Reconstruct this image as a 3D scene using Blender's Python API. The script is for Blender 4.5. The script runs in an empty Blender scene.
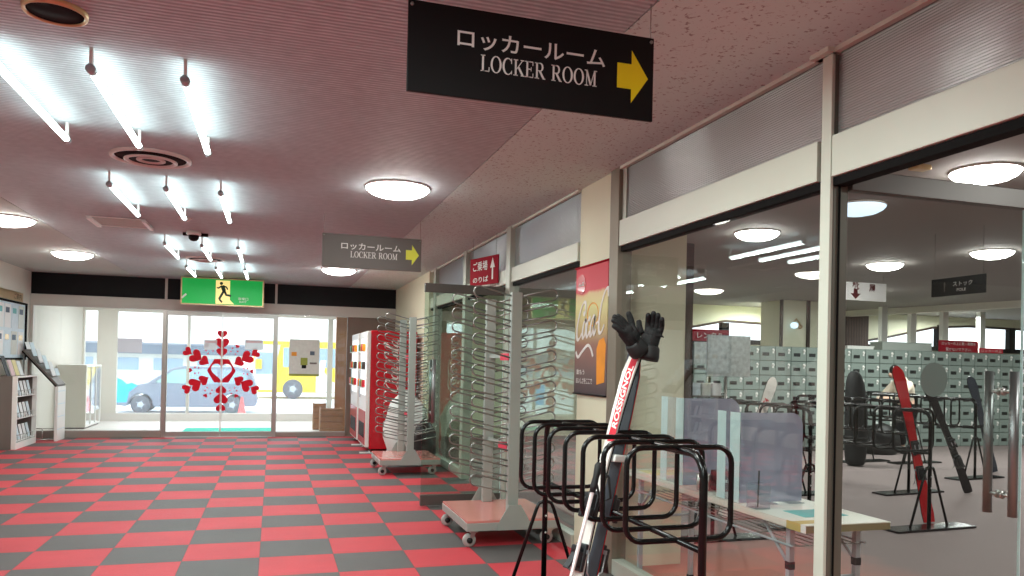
import bpy, bmesh, math, random
from mathutils import Vector, Matrix
R_ = random.Random(7)
SC = bpy.context.scene
COL = SC.collection
PI = math.pi

# ------------------------------------------------------------------ materials
def lin(c):
    c = c / 255.0
    return c / 12.92 if c <= 0.04045 else ((c + 0.055) / 1.055) ** 2.4
def rgb(r, g, b): return (lin(r), lin(g), lin(b), 1.0)

def new_mat(name):
    m = bpy.data.materials.new(name); m.use_nodes = True
    nt = m.node_tree
    return m, nt, nt.nodes, nt.links, nt.nodes['Principled BSDF']

def M(name, col, rough=0.5, metal=0.0, var=0.06, scale=9.0, bump=0.0, bscale=60.0, emit=None, estr=0.0, spec=0.5, coat=0.0):
    m, nt, N, L, b = new_mat(name)
    tc = N.new('ShaderNodeTexCoord')
    nz = N.new('ShaderNodeTexNoise'); nz.inputs['Scale'].default_value = scale; nz.inputs['Detail'].default_value = 3
    L.new(tc.outputs['Object'], nz.inputs['Vector'])
    mx = N.new('ShaderNodeMix'); mx.data_type = 'RGBA'
    mx.inputs[6].default_value = tuple(max(0, c * (1 - var)) for c in col[:3]) + (1,)
    mx.inputs[7].default_value = tuple(min(1, c * (1 + var)) for c in col[:3]) + (1,)
    L.new(nz.outputs['Fac'], mx.inputs[0])
    L.new(mx.outputs[2], b.inputs['Base Color'])
    b.inputs['Roughness'].default_value = rough
    b.inputs['Metallic'].default_value = metal
    b.inputs['Specular IOR Level'].default_value = spec
    b.inputs['Coat Weight'].default_value = coat
    if bump:
        n2 = N.new('ShaderNodeTexNoise'); n2.inputs['Scale'].default_value = bscale
        L.new(tc.outputs['Object'], n2.inputs['Vector'])
        bp = N.new('ShaderNodeBump'); bp.inputs['Strength'].default_value = bump; bp.inputs['Distance'].default_value = 0.01
        L.new(n2.outputs['Fac'], bp.inputs['Height']); L.new(bp.outputs['Normal'], b.inputs['Normal'])
    if emit:
        b.inputs['Emission Color'].default_value = emit
        b.inputs['Emission Strength'].default_value = estr
    return m

def math_node(N, L, op, a, b=None):
    n = N.new('ShaderNodeMath'); n.operation = op
    for i, v in enumerate((a, b)):
        if v is None: continue
        if isinstance(v, (int, float)): n.inputs[i].default_value = v
        else: L.new(v, n.inputs[i])
    return n.outputs[0]

def glass_mat(name, tint=(1, 1, 1, 1), base=0.04, gain=1.0, rough=0.0, haze=None, hazecol=(0.8, 0.85, 0.9, 1)):
    m, nt, N, L, b = new_mat(name)
    N.remove(b)
    out = N['Material Output']
    tr = N.new('ShaderNodeBsdfTransparent'); tr.inputs['Color'].default_value = tint
    gl = N.new('ShaderNodeBsdfGlossy'); gl.inputs['Roughness'].default_value = rough
    lw = N.new('ShaderNodeLayerWeight'); lw.inputs['Blend'].default_value = 0.5
    p5 = math_node(N, L, 'POWER', lw.outputs['Facing'], 5.0)
    f = math_node(N, L, 'ADD', math_node(N, L, 'MULTIPLY', p5, 0.9 * gain), base)
    mx = N.new('ShaderNodeMixShader'); L.new(f, mx.inputs['Fac'])
    src = tr.outputs[0]
    if haze:
        df = N.new('ShaderNodeBsdfDiffuse'); df.inputs['Color'].default_value = hazecol
        tl = N.new('ShaderNodeBsdfTranslucent'); tl.inputs['Color'].default_value = hazecol
        a = N.new('ShaderNodeMixShader'); a.inputs['Fac'].default_value = 0.5
        L.new(df.outputs[0], a.inputs[1]); L.new(tl.outputs[0], a.inputs[2])
        h = N.new('ShaderNodeMixShader'); h.inputs['Fac'].default_value = haze
        L.new(tr.outputs[0], h.inputs[1]); L.new(a.outputs[0], h.inputs[2]); src = h.outputs[0]
    L.new(src, mx.inputs[1]); L.new(gl.outputs[0], mx.inputs[2])
    L.new(mx.outputs[0], out.inputs['Surface'])
    return m

def carpet_mat():
    m, nt, N, L, b = new_mat('checker_carpet')
    tc = N.new('ShaderNodeTexCoord'); sp = N.new('ShaderNodeSeparateXYZ'); L.new(tc.outputs['Object'], sp.inputs[0])
    fx = math_node(N, L, 'DIVIDE', math_node(N, L, 'ADD', sp.outputs['X'], 0.0565 + 49.65), 0.4965)
    fy = math_node(N, L, 'DIVIDE', math_node(N, L, 'ADD', sp.outputs['Y'], -6.07 + 48.9), 0.489)
    s = math_node(N, L, 'ADD', math_node(N, L, 'FLOOR', fx), math_node(N, L, 'FLOOR', fy))
    odd = math_node(N, L, 'MODULO', s, 2.0)
    # seams between the tiles
    ex = math_node(N, L, 'ABSOLUTE', math_node(N, L, 'SUBTRACT', math_node(N, L, 'FRACT', fx), 0.5))
    ey = math_node(N, L, 'ABSOLUTE', math_node(N, L, 'SUBTRACT', math_node(N, L, 'FRACT', fy), 0.5))
    seam = math_node(N, L, 'GREATER_THAN', math_node(N, L, 'MAXIMUM', ex, ey), 0.494)
    nz = N.new('ShaderNodeTexNoise'); nz.inputs['Scale'].default_value = 3.0; nz.inputs['Detail'].default_value = 8
    L.new(tc.outputs['Object'], nz.inputs['Vector'])
    mp = N.new('ShaderNodeMapping'); mp.inputs['Scale'].default_value = (8, 120, 1); L.new(tc.outputs['Object'], mp.inputs['Vector'])
    n2 = N.new('ShaderNodeTexNoise'); n2.inputs['Scale'].default_value = 2.0; L.new(mp.outputs[0], n2.inputs['Vector'])
    v = math_node(N, L, 'ADD', math_node(N, L, 'MULTIPLY', nz.outputs['Fac'], 0.35), math_node(N, L, 'ADD', math_node(N, L, 'MULTIPLY', n2.outputs['Fac'], 0.35), 0.65))
    v = math_node(N, L, 'MULTIPLY', v, math_node(N, L, 'SUBTRACT', 1.0, math_node(N, L, 'MULTIPLY', seam, 0.35)))
    mx = N.new('ShaderNodeMix'); mx.data_type = 'RGBA'; L.new(odd, mx.inputs[0])
    mx.inputs[6].default_value = CARPET_RED; mx.inputs[7].default_value = CARPET_GREY
    ml = N.new('ShaderNodeVectorMath'); ml.operation = 'SCALE'; L.new(mx.outputs[2], ml.inputs[0]); L.new(v, ml.inputs['Scale'])
    L.new(ml.outputs[0], b.inputs['Base Color']); b.inputs['Roughness'].default_value = 0.62
    b.inputs['Specular IOR Level'].default_value = 0.5
    bp = N.new('ShaderNodeBump'); bp.inputs['Strength'].default_value = 0.3; bp.inputs['Distance'].default_value = 0.004
    n3 = N.new('ShaderNodeTexNoise'); n3.inputs['Scale'].default_value = 350; L.new(tc.outputs['Object'], n3.inputs['Vector'])
    L.new(n3.outputs['Fac'], bp.inputs['Height']); L.new(bp.outputs['Normal'], b.inputs['Normal'])
    return m

def ribbed_mat(name, c1, c2, period, axis='Y', strength=0.8, rough=0.7):
    """fine parallel ribs running across the hall, slightly broken up"""
    m, nt, N, L, b = new_mat(name)
    tc = N.new('ShaderNodeTexCoord'); sp = N.new('ShaderNodeSeparateXYZ'); L.new(tc.outputs['Object'], sp.inputs[0])
    nz = N.new('ShaderNodeTexNoise'); nz.inputs['Scale'].default_value = 14; nz.inputs['Detail'].default_value = 4
    L.new(tc.outputs['Object'], nz.inputs['Vector'])
    ph = math_node(N, L, 'MULTIPLY', sp.outputs[axis], 2 * PI / period)
    ph = math_node(N, L, 'ADD', ph, math_node(N, L, 'MULTIPLY', nz.outputs['Fac'], 1.6))
    w = math_node(N, L, 'ADD', math_node(N, L, 'MULTIPLY', math_node(N, L, 'SINE', ph), 0.5), 0.5)
    mx = N.new('ShaderNodeMix'); mx.data_type = 'RGBA'; L.new(math_node(N, L, 'MULTIPLY', w, nz.outputs['Fac']), mx.inputs[0])
    mx.inputs[6].default_value = c1; mx.inputs[7].default_value = c2
    L.new(mx.outputs[2], b.inputs['Base Color']); b.inputs['Roughness'].default_value = rough
    bp = N.new('ShaderNodeBump'); bp.inputs['Strength'].default_value = strength; bp.inputs['Distance'].default_value = 0.006
    L.new(w, bp.inputs['Height']); L.new(bp.outputs['Normal'], b.inputs['Normal'])
    return m

def speck_mat(name, c1, c2):
    m, nt, N, L, b = new_mat(name)
    tc = N.new('ShaderNodeTexCoord')
    vo = N.new('ShaderNodeTexNoise'); vo.inputs['Scale'].default_value = 55; vo.inputs['Detail'].default_value = 2
    L.new(tc.outputs['Object'], vo.inputs['Vector'])
    cr = N.new('ShaderNodeValToRGB'); cr.color_ramp.elements[0].position = 0.30; cr.color_ramp.elements[0].color = c2
    cr.color_ramp.elements[1].position = 0.40; cr.color_ramp.elements[1].color = c1
    L.new(vo.outputs['Fac'], cr.inputs['Fac']); L.new(cr.outputs['Color'], b.inputs['Base Color'])
    b.inputs['Roughness'].default_value = 0.8
    return m

def transom_mat():
    m, nt, N, L, b = new_mat('ribbed_polycarbonate')
    N.remove(b); out = N['Material Output']
    tc = N.new('ShaderNodeTexCoord'); sp = N.new('ShaderNodeSeparateXYZ'); L.new(tc.outputs['Object'], sp.inputs[0])
    s = math_node(N, L, 'SINE', math_node(N, L, 'MULTIPLY', sp.outputs['Z'], 2 * PI / 0.011))
    bp = N.new('ShaderNodeBump'); bp.inputs['Strength'].default_value = 0.45; bp.inputs['Distance'].default_value = 0.003; L.new(s, bp.inputs['Height'])
    tl = N.new('ShaderNodeBsdfTranslucent'); tl.inputs['Color'].default_value = (0.95, 0.96, 0.97, 1); L.new(bp.outputs['Normal'], tl.inputs['Normal'])
    df = N.new('ShaderNodeBsdfDiffuse'); df.inputs['Color'].default_value = (0.72, 0.76, 0.76, 1); L.new(bp.outputs['Normal'], df.inputs['Normal'])
    gl = N.new('ShaderNodeBsdfGlossy'); gl.inputs['Roughness'].default_value = 0.14; L.new(bp.outputs['Normal'], gl.inputs['Normal'])
    rf = N.new('ShaderNodeBsdfRefraction'); rf.inputs['IOR'].default_value = 1.02; rf.inputs['Roughness'].default_value = 0.35; L.new(bp.outputs['Normal'], rf.inputs['Normal'])
    rf.inputs['Color'].default_value = (0.9, 0.92, 0.95, 1)
    a = N.new('ShaderNodeMixShader'); a.inputs[0].default_value = 0.5; L.new(tl.outputs[0], a.inputs[1]); L.new(df.outputs[0], a.inputs[2])
    c = N.new('ShaderNodeMixShader'); c.inputs[0].default_value = 0.45; L.new(a.outputs[0], c.inputs[1]); L.new(rf.outputs[0], c.inputs[2])
    d = N.new('ShaderNodeMixShader'); d.inputs[0].default_value = 0.34; L.new(c.outputs[0], d.inputs[1]); L.new(gl.outputs[0], d.inputs[2])
    L.new(d.outputs[0], out.inputs['Surface'])
    return m

def grad_mat(name, z0, z1, stops, rough=0.5, noise=0.08):
    """printed colours changing with height on a banner"""
    m, nt, N, L, b = new_mat(name)
    tc = N.new('ShaderNodeTexCoord'); sp = N.new('ShaderNodeSeparateXYZ'); L.new(tc.outputs['Object'], sp.inputs[0])
    nz = N.new('ShaderNodeTexNoise'); nz.inputs['Scale'].default_value = 9; nz.inputs['Detail'].default_value = 5; L.new(tc.outputs['Object'], nz.inputs['Vector'])
    t = math_node(N, L, 'DIVIDE', math_node(N, L, 'SUBTRACT', sp.outputs['Z'], z0), z1 - z0)
    t = math_node(N, L, 'ADD', t, math_node(N, L, 'MULTIPLY', math_node(N, L, 'SUBTRACT', nz.outputs['Fac'], 0.5), noise))
    cr = N.new('ShaderNodeValToRGB'); e = cr.color_ramp.elements
    e[0].position, e[0].color = stops[0]; e[1].position, e[1].color = stops[-1]
    for p, c in stops[1:-1]:
        k = e.new(p); k.color = c
    L.new(t, cr.inputs['Fac']); L.new(cr.outputs['Color'], b.inputs['Base Color']); b.inputs['Roughness'].default_value = rough
    return m

def emit_mat(name, col, s):
    m, nt, N, L, b = new_mat(name)
    b.inputs['Base Color'].default_value = (0.8, 0.8, 0.8, 1)
    b.inputs['Emission Color'].default_value = col; b.inputs['Emission Strength'].default_value = s
    return m

def plank_mat(name, c1, c2, axis='Z', period=0.1):
    m, nt, N, L, b = new_mat(name)
    tc = N.new('ShaderNodeTexCoord'); sp = N.new('ShaderNodeSeparateXYZ'); L.new(tc.outputs['Object'], sp.inputs[0])
    f = math_node(N, L, 'FRACT', math_node(N, L, 'DIVIDE', sp.outputs[axis], period))
    gap = math_node(N, L, 'LESS_THAN', f, 0.07)
    mp = N.new('ShaderNodeMapping'); mp.inputs['Scale'].default_value = (3, 3, 3) ; L.new(tc.outputs['Object'], mp.inputs['Vector'])
    nz = N.new('ShaderNodeTexNoise'); nz.inputs['Scale'].default_value = 6; nz.inputs['Detail'].default_value = 6; L.new(mp.outputs[0], nz.inputs['Vector'])
    mx = N.new('ShaderNodeMix'); mx.data_type = 'RGBA'; mx.inputs[6].default_value = c1; mx.inputs[7].default_value = c2; L.new(nz.outputs['Fac'], mx.inputs[0])
    m2 = N.new('ShaderNodeMix'); m2.data_type = 'RGBA'; L.new(gap, m2.inputs[0]); L.new(mx.outputs[2], m2.inputs[6]); m2.inputs[7].default_value = tuple(c * 0.35 for c in c1[:3]) + (1,)
    L.new(m2.outputs[2], b.inputs['Base Color']); b.inputs['Roughness'].default_value = 0.6
    return m

def locker_floor_mat():
    m, nt, N, L, b = new_mat('locker_room_carpet')
    tc = N.new('ShaderNodeTexCoord'); sp = N.new('ShaderNodeSeparateXYZ'); L.new(tc.outputs['Object'], sp.inputs[0])
    nz = N.new('ShaderNodeTexNoise'); nz.inputs['Scale'].default_value = 2.2; nz.inputs['Detail'].default_value = 6; L.new(tc.outputs['Object'], nz.inputs['Vector'])
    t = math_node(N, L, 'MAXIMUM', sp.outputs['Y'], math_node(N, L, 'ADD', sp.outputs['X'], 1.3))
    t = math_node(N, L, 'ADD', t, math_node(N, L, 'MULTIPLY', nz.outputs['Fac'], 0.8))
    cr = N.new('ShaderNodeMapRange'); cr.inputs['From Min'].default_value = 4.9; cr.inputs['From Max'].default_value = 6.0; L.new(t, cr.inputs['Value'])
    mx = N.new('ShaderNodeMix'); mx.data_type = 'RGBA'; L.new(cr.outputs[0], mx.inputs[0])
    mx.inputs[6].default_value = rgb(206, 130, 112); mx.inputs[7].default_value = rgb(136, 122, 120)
    L.new(mx.outputs[2], b.inputs['Base Color']); b.inputs['Roughness'].default_value = 0.8
    return m

CARPET_RED = rgb(192, 50, 61)
CARPET_GREY = rgb(84, 80, 79)
m_carpet = carpet_mat()
m_ceil = ribbed_mat('ribbed_ceiling_board', rgb(162, 172, 178), rgb(220, 232, 234), 0.03)
m_ceil_r = speck_mat('speckled_ceiling_board', rgb(206, 230, 228), rgb(146, 154, 154))
m_ceil_l = M('plain_ceiling_board', rgb(184, 194, 190), 0.8, var=0.04)
m_ceil_lock = M('locker_room_ceiling', rgb(152, 148, 144), 0.8, var=0.04)
m_seam = M('dark_seam', rgb(90, 76, 72), 0.8)
m_wall = M('off_white_wall', rgb(222, 218, 208), 0.7, var=0.03, scale=3)
m_cream = M('cream_panel', rgb(222, 222, 196), 0.55, var=0.03, scale=3)
m_black = M('black_panel', rgb(6, 6, 10), 0.55, var=0.1, spec=0.25)
m_beam = M('beige_aluminium', rgb(200, 198, 190), 0.45, var=0.03)
m_header = M('ivory_painted_steel', rgb(212, 220, 206), 0.45, var=0.03, scale=4)
m_post = M('grey_painted_steel', rgb(184, 190, 178), 0.4, metal=0.2, var=0.05)
m_steel = M('brushed_steel', rgb(186, 184, 180), 0.3, metal=0.9, var=0.08, scale=20)
m_rail = M('dark_satin_rail', rgb(96, 92, 88), 0.4, metal=0.4, var=0.06)
m_steel_d = M('dark_steel_track', rgb(18, 17, 17), 0.7, spec=0.1)
m_wire = M('galvanised_wire', rgb(150, 152, 148), 0.3, metal=0.85, var=0.05)
m_rackpost = M('grey_rack_steel', rgb(166, 174, 168), 0.42, metal=0.25, var=0.06)
m_pink = M('pink_lacquered_board', rgb(214, 136, 128), 0.25, var=0.06, coat=0.5)
m_glass = glass_mat('clear_glass', (0.95, 0.97, 0.96, 1), 0.045, 1.5)
m_glass_g = glass_mat('greenish_glass', (0.80, 0.89, 0.84, 1), 0.05)
m_glass_ent = glass_mat('entrance_glass', (0.97, 0.98, 0.98, 1), 0.03, haze=0.04, hazecol=(0.9, 0.93, 0.96, 1))
m_acryl = glass_mat('clear_acrylic', (0.86, 0.87, 0.93, 1), 0.05, haze=0.55, hazecol=(0.62, 0.62, 0.76, 1))
m_acryl_c = glass_mat('thin_clear_acrylic', (0.93, 0.95, 0.97, 1), 0.07, haze=0.10)
m_transom = transom_mat()
m_white = M('white_plastic', rgb(236, 236, 232), 0.4, var=0.02)
m_paper = M('white_paper', rgb(238, 240, 240), 0.8, var=0.05, scale=30)
m_paper_b = M('pale_blue_paper', rgb(214, 230, 238), 0.8, var=0.10, scale=14)
m_paper_y = M('pale_yellow_paper', rgb(232, 220, 166), 0.8, var=0.08)
m_paper_p = M('pale_pink_paper', rgb(226, 196, 200), 0.8, var=0.08)
m_sign = M('black_sign_board', rgb(17, 17, 18), 0.42, var=0.08, spec=0.25)
m_sign2 = M('charcoal_sign_board', rgb(92, 87, 82), 0.5, var=0.06)
m_letter = M('white_lettering', rgb(232, 230, 226), 0.5, var=0.02)
m_yellow = M('yellow_vinyl', rgb(248, 226, 16), 0.45, var=0.04)
m_yellow2 = M('lime_yellow_vinyl', rgb(222, 228, 70), 0.45, var=0.04)
m_redv = M('red_vinyl', rgb(205, 14, 46), 0.5, var=0.05)
def film_mat(name, col, tr=0.55):
    m, nt, N, L, b = new_mat(name)
    b.inputs['Base Color'].default_value = col; b.inputs['Roughness'].default_value = 0.5
    tl = N.new('ShaderNodeBsdfTranslucent'); tl.inputs['Color'].default_value = col
    mx = N.new('ShaderNodeMixShader'); mx.inputs[0].default_value = tr
    L.new(b.outputs[0], mx.inputs[1]); L.new(tl.outputs[0], mx.inputs[2]); L.new(mx.outputs[0], N['Material Output'].inputs['Surface'])
    return m
m_acryl_e = film_mat('white_edge_glow', rgb(236, 252, 252), 0.45)  # bright white film stands in for the glow along clear edges
m_film_w = film_mat('white_notice_paper', rgb(236, 238, 240), 0.6)
m_heart = film_mat('red_window_film', rgb(222, 16, 56))
m_redsign = M('red_sign_board', rgb(158, 14, 38), 0.7, var=0.06, spec=0.12)
m_coke = M('cola_red_panel', rgb(190, 14, 34), 0.3, var=0.04, coat=0.3)
m_tube = emit_mat('fluorescent_tube', (0.82, 1.0, 0.98, 1), 7.6)
m_dome = emit_mat('glowing_dome', (1.0, 0.98, 0.92, 1), 19.0)
m_dome_b = emit_mat('glowing_cool_dome', (0.62, 0.82, 1.0, 1), 0.75)
m_exit_g = M('backlit_green', rgb(10, 165, 70), 0.4, emit=rgb(0, 160, 66), estr=0.30)
m_exit_c = M('backlit_cream', rgb(244, 226, 150), 0.4, emit=rgb(250, 226, 140), estr=0.4)
m_exit_d = M('dark_green_figure', rgb(8, 62, 36), 0.5)
m_rackblk = M('black_gloss_paint', rgb(9, 9, 10), 0.24, var=0.15, spec=0.4)
m_rub = M('black_rubber', rgb(22, 22, 23), 0.65, var=0.2)
m_greyrub = M('grey_wheel_rubber', rgb(170, 168, 164), 0.5)
m_fabric_k = M('black_glove_fabric', rgb(13, 13, 15), 0.75, var=0.3, scale=40, bump=0.5, bscale=120)
m_ski_w = M('white_ski_topsheet', rgb(236, 232, 226), 0.25, var=0.03, coat=0.4)
m_ski_r = M('red_ski_topsheet', rgb(196, 20, 30), 0.25, var=0.05, coat=0.4)
m_ski_k = M('black_ski_topsheet', rgb(18, 18, 21), 0.25, var=0.2, coat=0.4)
m_ski_g = M('slate_ski_base', rgb(60, 66, 76), 0.35, var=0.08)
m_bind = M('dark_binding_plastic', rgb(34, 34, 37), 0.4, var=0.2)
m_bind_s = M('silver_binding_metal', rgb(180, 182, 186), 0.3, metal=0.8)
m_pole = M('pinkish_white_pole', rgb(228, 206, 206), 0.3, metal=0.2)
m_table = M('ivory_table_top', rgb(238, 234, 222), 0.35, var=0.03)
m_tedge = M('tan_table_edge', rgb(150, 140, 104), 0.5)
m_tape = M('yellow_tape', rgb(206, 182, 108), 0.5, var=0.1)
m_lock = M('sage_locker_paint', rgb(136, 150, 144), 0.42, var=0.04, scale=3)
m_lock_f = M('sage_locker_carcass', rgb(84, 100, 92), 0.45, var=0.04)
m_plate = M('dark_number_plate', rgb(26, 30, 30), 0.4)
m_darkwood = M('dark_brown_wood', rgb(62, 46, 38), 0.5, var=0.15)
m_curtain = ribbed_mat('brown_curtain', rgb(54, 38, 34), rgb(110, 84, 76), 0.07, axis='X')
m_wood = plank_mat('pine_planks', rgb(138, 88, 44), rgb(178, 128, 76), 'Z', 0.11)
m_woodcol = M('pine_board', rgb(168, 112, 58), 0.55, var=0.18, scale=6)
m_grey = M('grey_laminate', rgb(112, 104, 98), 0.5, var=0.04)
m_beige_cab = M('beige_cabinet', rgb(200, 196, 182), 0.5, var=0.03)
m_tile = M('pale_vestibule_tile', rgb(222, 218, 212), 0.5, var=0.05, scale=2)
m_curb = M('taupe_curb', rgb(150, 138, 130), 0.5, var=0.05)
m_mat = M('turquoise_door_mat', rgb(40, 200, 176), 0.9, var=0.12, scale=60)
m_snow = M('trodden_snow', rgb(226, 232, 238), 0.8, var=0.06, scale=0.5)
m_van = M('silver_blue_car_paint', rgb(120, 130, 146), 0.3, var=0.04, coat=0.4)
m_vanwin = M('pale_green_car_glass', rgb(150, 190, 182), 0.1, var=0.05)
m_bus = M('yellow_bus_paint', rgb(250, 214, 10), 0.3, var=0.03, coat=0.3)
m_buswin = M('blue_grey_bus_glass', rgb(150, 176, 196), 0.12, var=0.08)
m_tyre = M('grey_tyre', rgb(92, 96, 104), 0.7)
m_hub = M('pale_wheel_hub', rgb(190, 198, 206), 0.35, metal=0.5)
m_cyan = M('cyan_banner_cloth', rgb(0, 178, 240), 0.7, var=0.05)
m_cone = M('coral_cone', rgb(246, 92, 92), 0.5)
m_farb = M('grey_blue_far_building', rgb(96, 110, 126), 0.7, var=0.08, scale=0.3)
m_farw = M('cream_far_wall', rgb(226, 226, 214), 0.7, var=0.05, scale=0.3)
m_skin = M('skin', rgb(222, 178, 154), 0.55, var=0.04)
m_hair = M('black_hair', rgb(16, 14, 15), 0.5, var=0.3)
m_jacket = M('cream_jacket_cloth', rgb(226, 214, 194), 0.8, var=0.06, bump=0.3, bscale=40)
m_trouser = M('black_trouser_cloth', rgb(20, 20, 23), 0.8, var=0.15)
m_sack = M('white_plastic_sack', rgb(226, 228, 224), 0.45, var=0.05, bump=0.8, bscale=9)
m_blackbag = M('black_plastic_sack', rgb(9, 9, 10), 0.5, bump=0.8, bscale=12)
m_vfront = M('lit_vending_display', rgb(240, 244, 246), 0.3, emit=(0.92, 0.97, 1, 1), estr=0.5)
m_tag = M('red_ribbon', rgb(214, 60, 84), 0.6)
m_green = M('green_leaf', rgb(52, 130, 70), 0.6)
m_brass = M('pale_brass', rgb(206, 176, 134), 0.3, metal=0.7)
m_dark = M('dark_recess', rgb(24, 15, 15), 0.8, spec=0.2)
m_vent = M('white_vent_enamel', rgb(214, 200, 196), 0.4)
m_disc = M('frosted_sticker', rgb(108, 126, 120), 0.6, var=0.03)
m_handle = M('brown_steel_tube', rgb(140, 142, 142), 0.36, metal=0.75, var=0.06)
m_greysheet = M('lilac_grey_notice', rgb(186, 182, 192), 0.7, var=0.05)
m_poster = M('pale_grey_poster', rgb(214, 218, 210), 0.7, var=0.14, scale=22)
m_olive = M('olive_print', rgb(150, 160, 70), 0.7)
m_amber = M('amber_print', rgb(232, 150, 40), 0.6, var=0.2)
m_teal = M('teal_print', rgb(120, 190, 190), 0.7)
m_darkred = M('dark_red_card', rgb(92, 18, 26), 0.5)
m_info = M('mottled_info_sheet', rgb(196, 214, 212), 0.5, var=0.6, scale=22)

# ------------------------------------------------------------------ mesh helpers
def loc_of(p):
    v = Vector((0, 0, 0))
    while p is not None:
        v += p.location; p = p.parent
    return v

class MB:
    def __init__(self): self.v = []; self.f = []; self.s = []
    def add(self, vs, fs, smooth=False):
        b = len(self.v); self.v += [Vector(p) for p in vs]
        self.f += [tuple(i + b for i in f) for f in fs]; self.s += [smooth] * len(fs)
        return self
    def box(self, x0, x1, y0, y1, z0, z1):
        vs = [(x, y, z) for z in (z0, z1) for y in (y0, y1) for x in (x0, x1)]
        return self.add(vs, [(0, 2, 3, 1), (4, 5, 7, 6), (0, 1, 5, 4), (2, 6, 7, 3), (0, 4, 6, 2), (1, 3, 7, 5)])
    def obox(self, c, ax, ay, az, sx, sy, sz):
        c, ax, ay, az = Vector(c), Vector(ax), Vector(ay), Vector(az)
        vs = [c + ax * (x * sx / 2) + ay * (y * sy / 2) + az * (z * sz / 2) for z in (-1, 1) for y in (-1, 1) for x in (-1, 1)]
        return self.add(vs, [(0, 2, 3, 1), (4, 5, 7, 6), (0, 1, 5, 4), (2, 6, 7, 3), (0, 4, 6, 2), (1, 3, 7, 5)])
    def tube(self, pts, r, n=8, closed=False, cap=True):
        P = [Vector(p) for p in pts]; k = len(P)
        rr = r if isinstance(r, (list, tuple)) else [r] * k
        T = []
        for i in range(k):
            a = P[(i - 1) % k] if (closed or i > 0) else P[i]
            b = P[(i + 1) % k] if (closed or i < k - 1) else P[i]
            T.append((b - a).normalized())
        u = T[0].orthogonal().normalized(); vs = []
        for i in range(k):
            u = (u - T[i] * u.dot(T[i])).normalized(); w = T[i].cross(u)
            for j in range(n):
                a = 2 * PI * j / n
                vs.append(P[i] + (u * math.cos(a) + w * math.sin(a)) * rr[i])
        fs = []
        for i in range(k if closed else k - 1):
            i2 = (i + 1) % k
            for j in range(n):
                j2 = (j + 1) % n
                fs.append((i * n + j, i * n + j2, i2 * n + j2, i2 * n + j))
        self.add(vs, fs, True)
        if cap and not closed:
            b = len(self.v) - k * n
            self.f.append(tuple(b + j for j in reversed(range(n)))); self.s.append(False)
            self.f.append(tuple(b + (k - 1) * n + j for j in range(n))); self.s.append(False)
        return self
    def lathe(self, prof, c=(0, 0, 0), axis='Z', n=24, smooth=True, cap=True):
        c = Vector(c); vs = []; fs = []
        for r, h in prof:
            for j in range(n):
                a = 2 * PI * j / n; x, y = r * math.cos(a), r * math.sin(a)
                vs.append(c + (Vector((x, y, h)) if axis == 'Z' else Vector((h, x, y)) if axis == 'X' else Vector((y, h, x))))
        k = len(prof)
        for i in range(k - 1):
            for j in range(n):
                j2 = (j + 1) % n
                fs.append((i * n + j, i * n + j2, (i + 1) * n + j2, (i + 1) * n + j))
        self.add(vs, fs, smooth)
        b = len(self.v) - k * n
        if not cap: return self
        if prof[0][0] > 1e-6: self.f.append(tuple(b + j for j in reversed(range(n)))); self.s.append(False)
        if prof[-1][0] > 1e-6: self.f.append(tuple(b + (k - 1) * n + j for j in range(n))); self.s.append(False)
        return self
    def prism(self, poly, o, a, b, d):
        """poly (2D) laid in the plane o + a*x + b*y, extruded along vector d"""
        o, a, b, d = Vector(o), Vector(a), Vector(b), Vector(d); n = len(poly)
        vs = [o + a * x + b * y for x, y in poly]; vs += [p + d for p in vs]
        fs = [tuple(reversed(range(n))), tuple(range(n, 2 * n))]
        fs += [(i, (i + 1) % n, n + (i + 1) % n, n + i) for i in range(n)]
        return self.add(vs, fs)
    def ring(self, outer, inner, o, a, b, d):
        o, a, b, d = Vector(o), Vector(a), Vector(b), Vector(d); n = len(outer)
        q = lambda P: [o + a * x + b * y for x, y in P]
        O, I = q(outer), q(inner)
        vs = O + I + [p + d for p in O] + [p + d for p in I]; fs = []
        for i in range(n):
            j = (i + 1) % n
            fs += [(i, j, n + j, n + i), (2 * n + i, 3 * n + i, 3 * n + j, 2 * n + j), (i, 2 * n + i, 2 * n + j, j), (n + i, n + j, 3 * n + j, 3 * n + i)]
        return self.add(vs, fs)
    def ribbon(self, pts, w, o, a, b, d):
        """flat stroke of given width (number or list) in a plane"""
        n = len(pts); ww = w if isinstance(w, (list, tuple)) else [w] * n
        L, Rr = [], []
        for i in range(n):
            p0 = pts[max(0, i - 1)]; p1 = pts[min(n - 1, i + 1)]
            dx, dy = p1[0] - p0[0], p1[1] - p0[1]; l = math.hypot(dx, dy) or 1
            nx, ny = -dy / l * ww[i] / 2, dx / l * ww[i] / 2
            L.append((pts[i][0] + nx, pts[i][1] + ny)); Rr.append((pts[i][0] - nx, pts[i][1] - ny))
        o, a, b, d = Vector(o), Vector(a), Vector(b), Vector(d)
        vs = []
        for l, r in zip(L, Rr):
            for q in (l, r):
                p = o + a * q[0] + b * q[1]; vs += [p, p + d]
        fs = []
        for i in range(n - 1):
            k = 4 * i
            fs += [(k, k + 4, k + 6, k + 2), (k + 1, k + 3, k + 7, k + 5), (k, k + 1, k + 5, k + 4), (k + 2, k + 6, k + 7, k + 3)]
        fs += [(0, 2, 3, 1), (4 * n - 4, 4 * n - 3, 4 * n - 1, 4 * n - 2)]
        return self.add(vs, fs)
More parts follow.
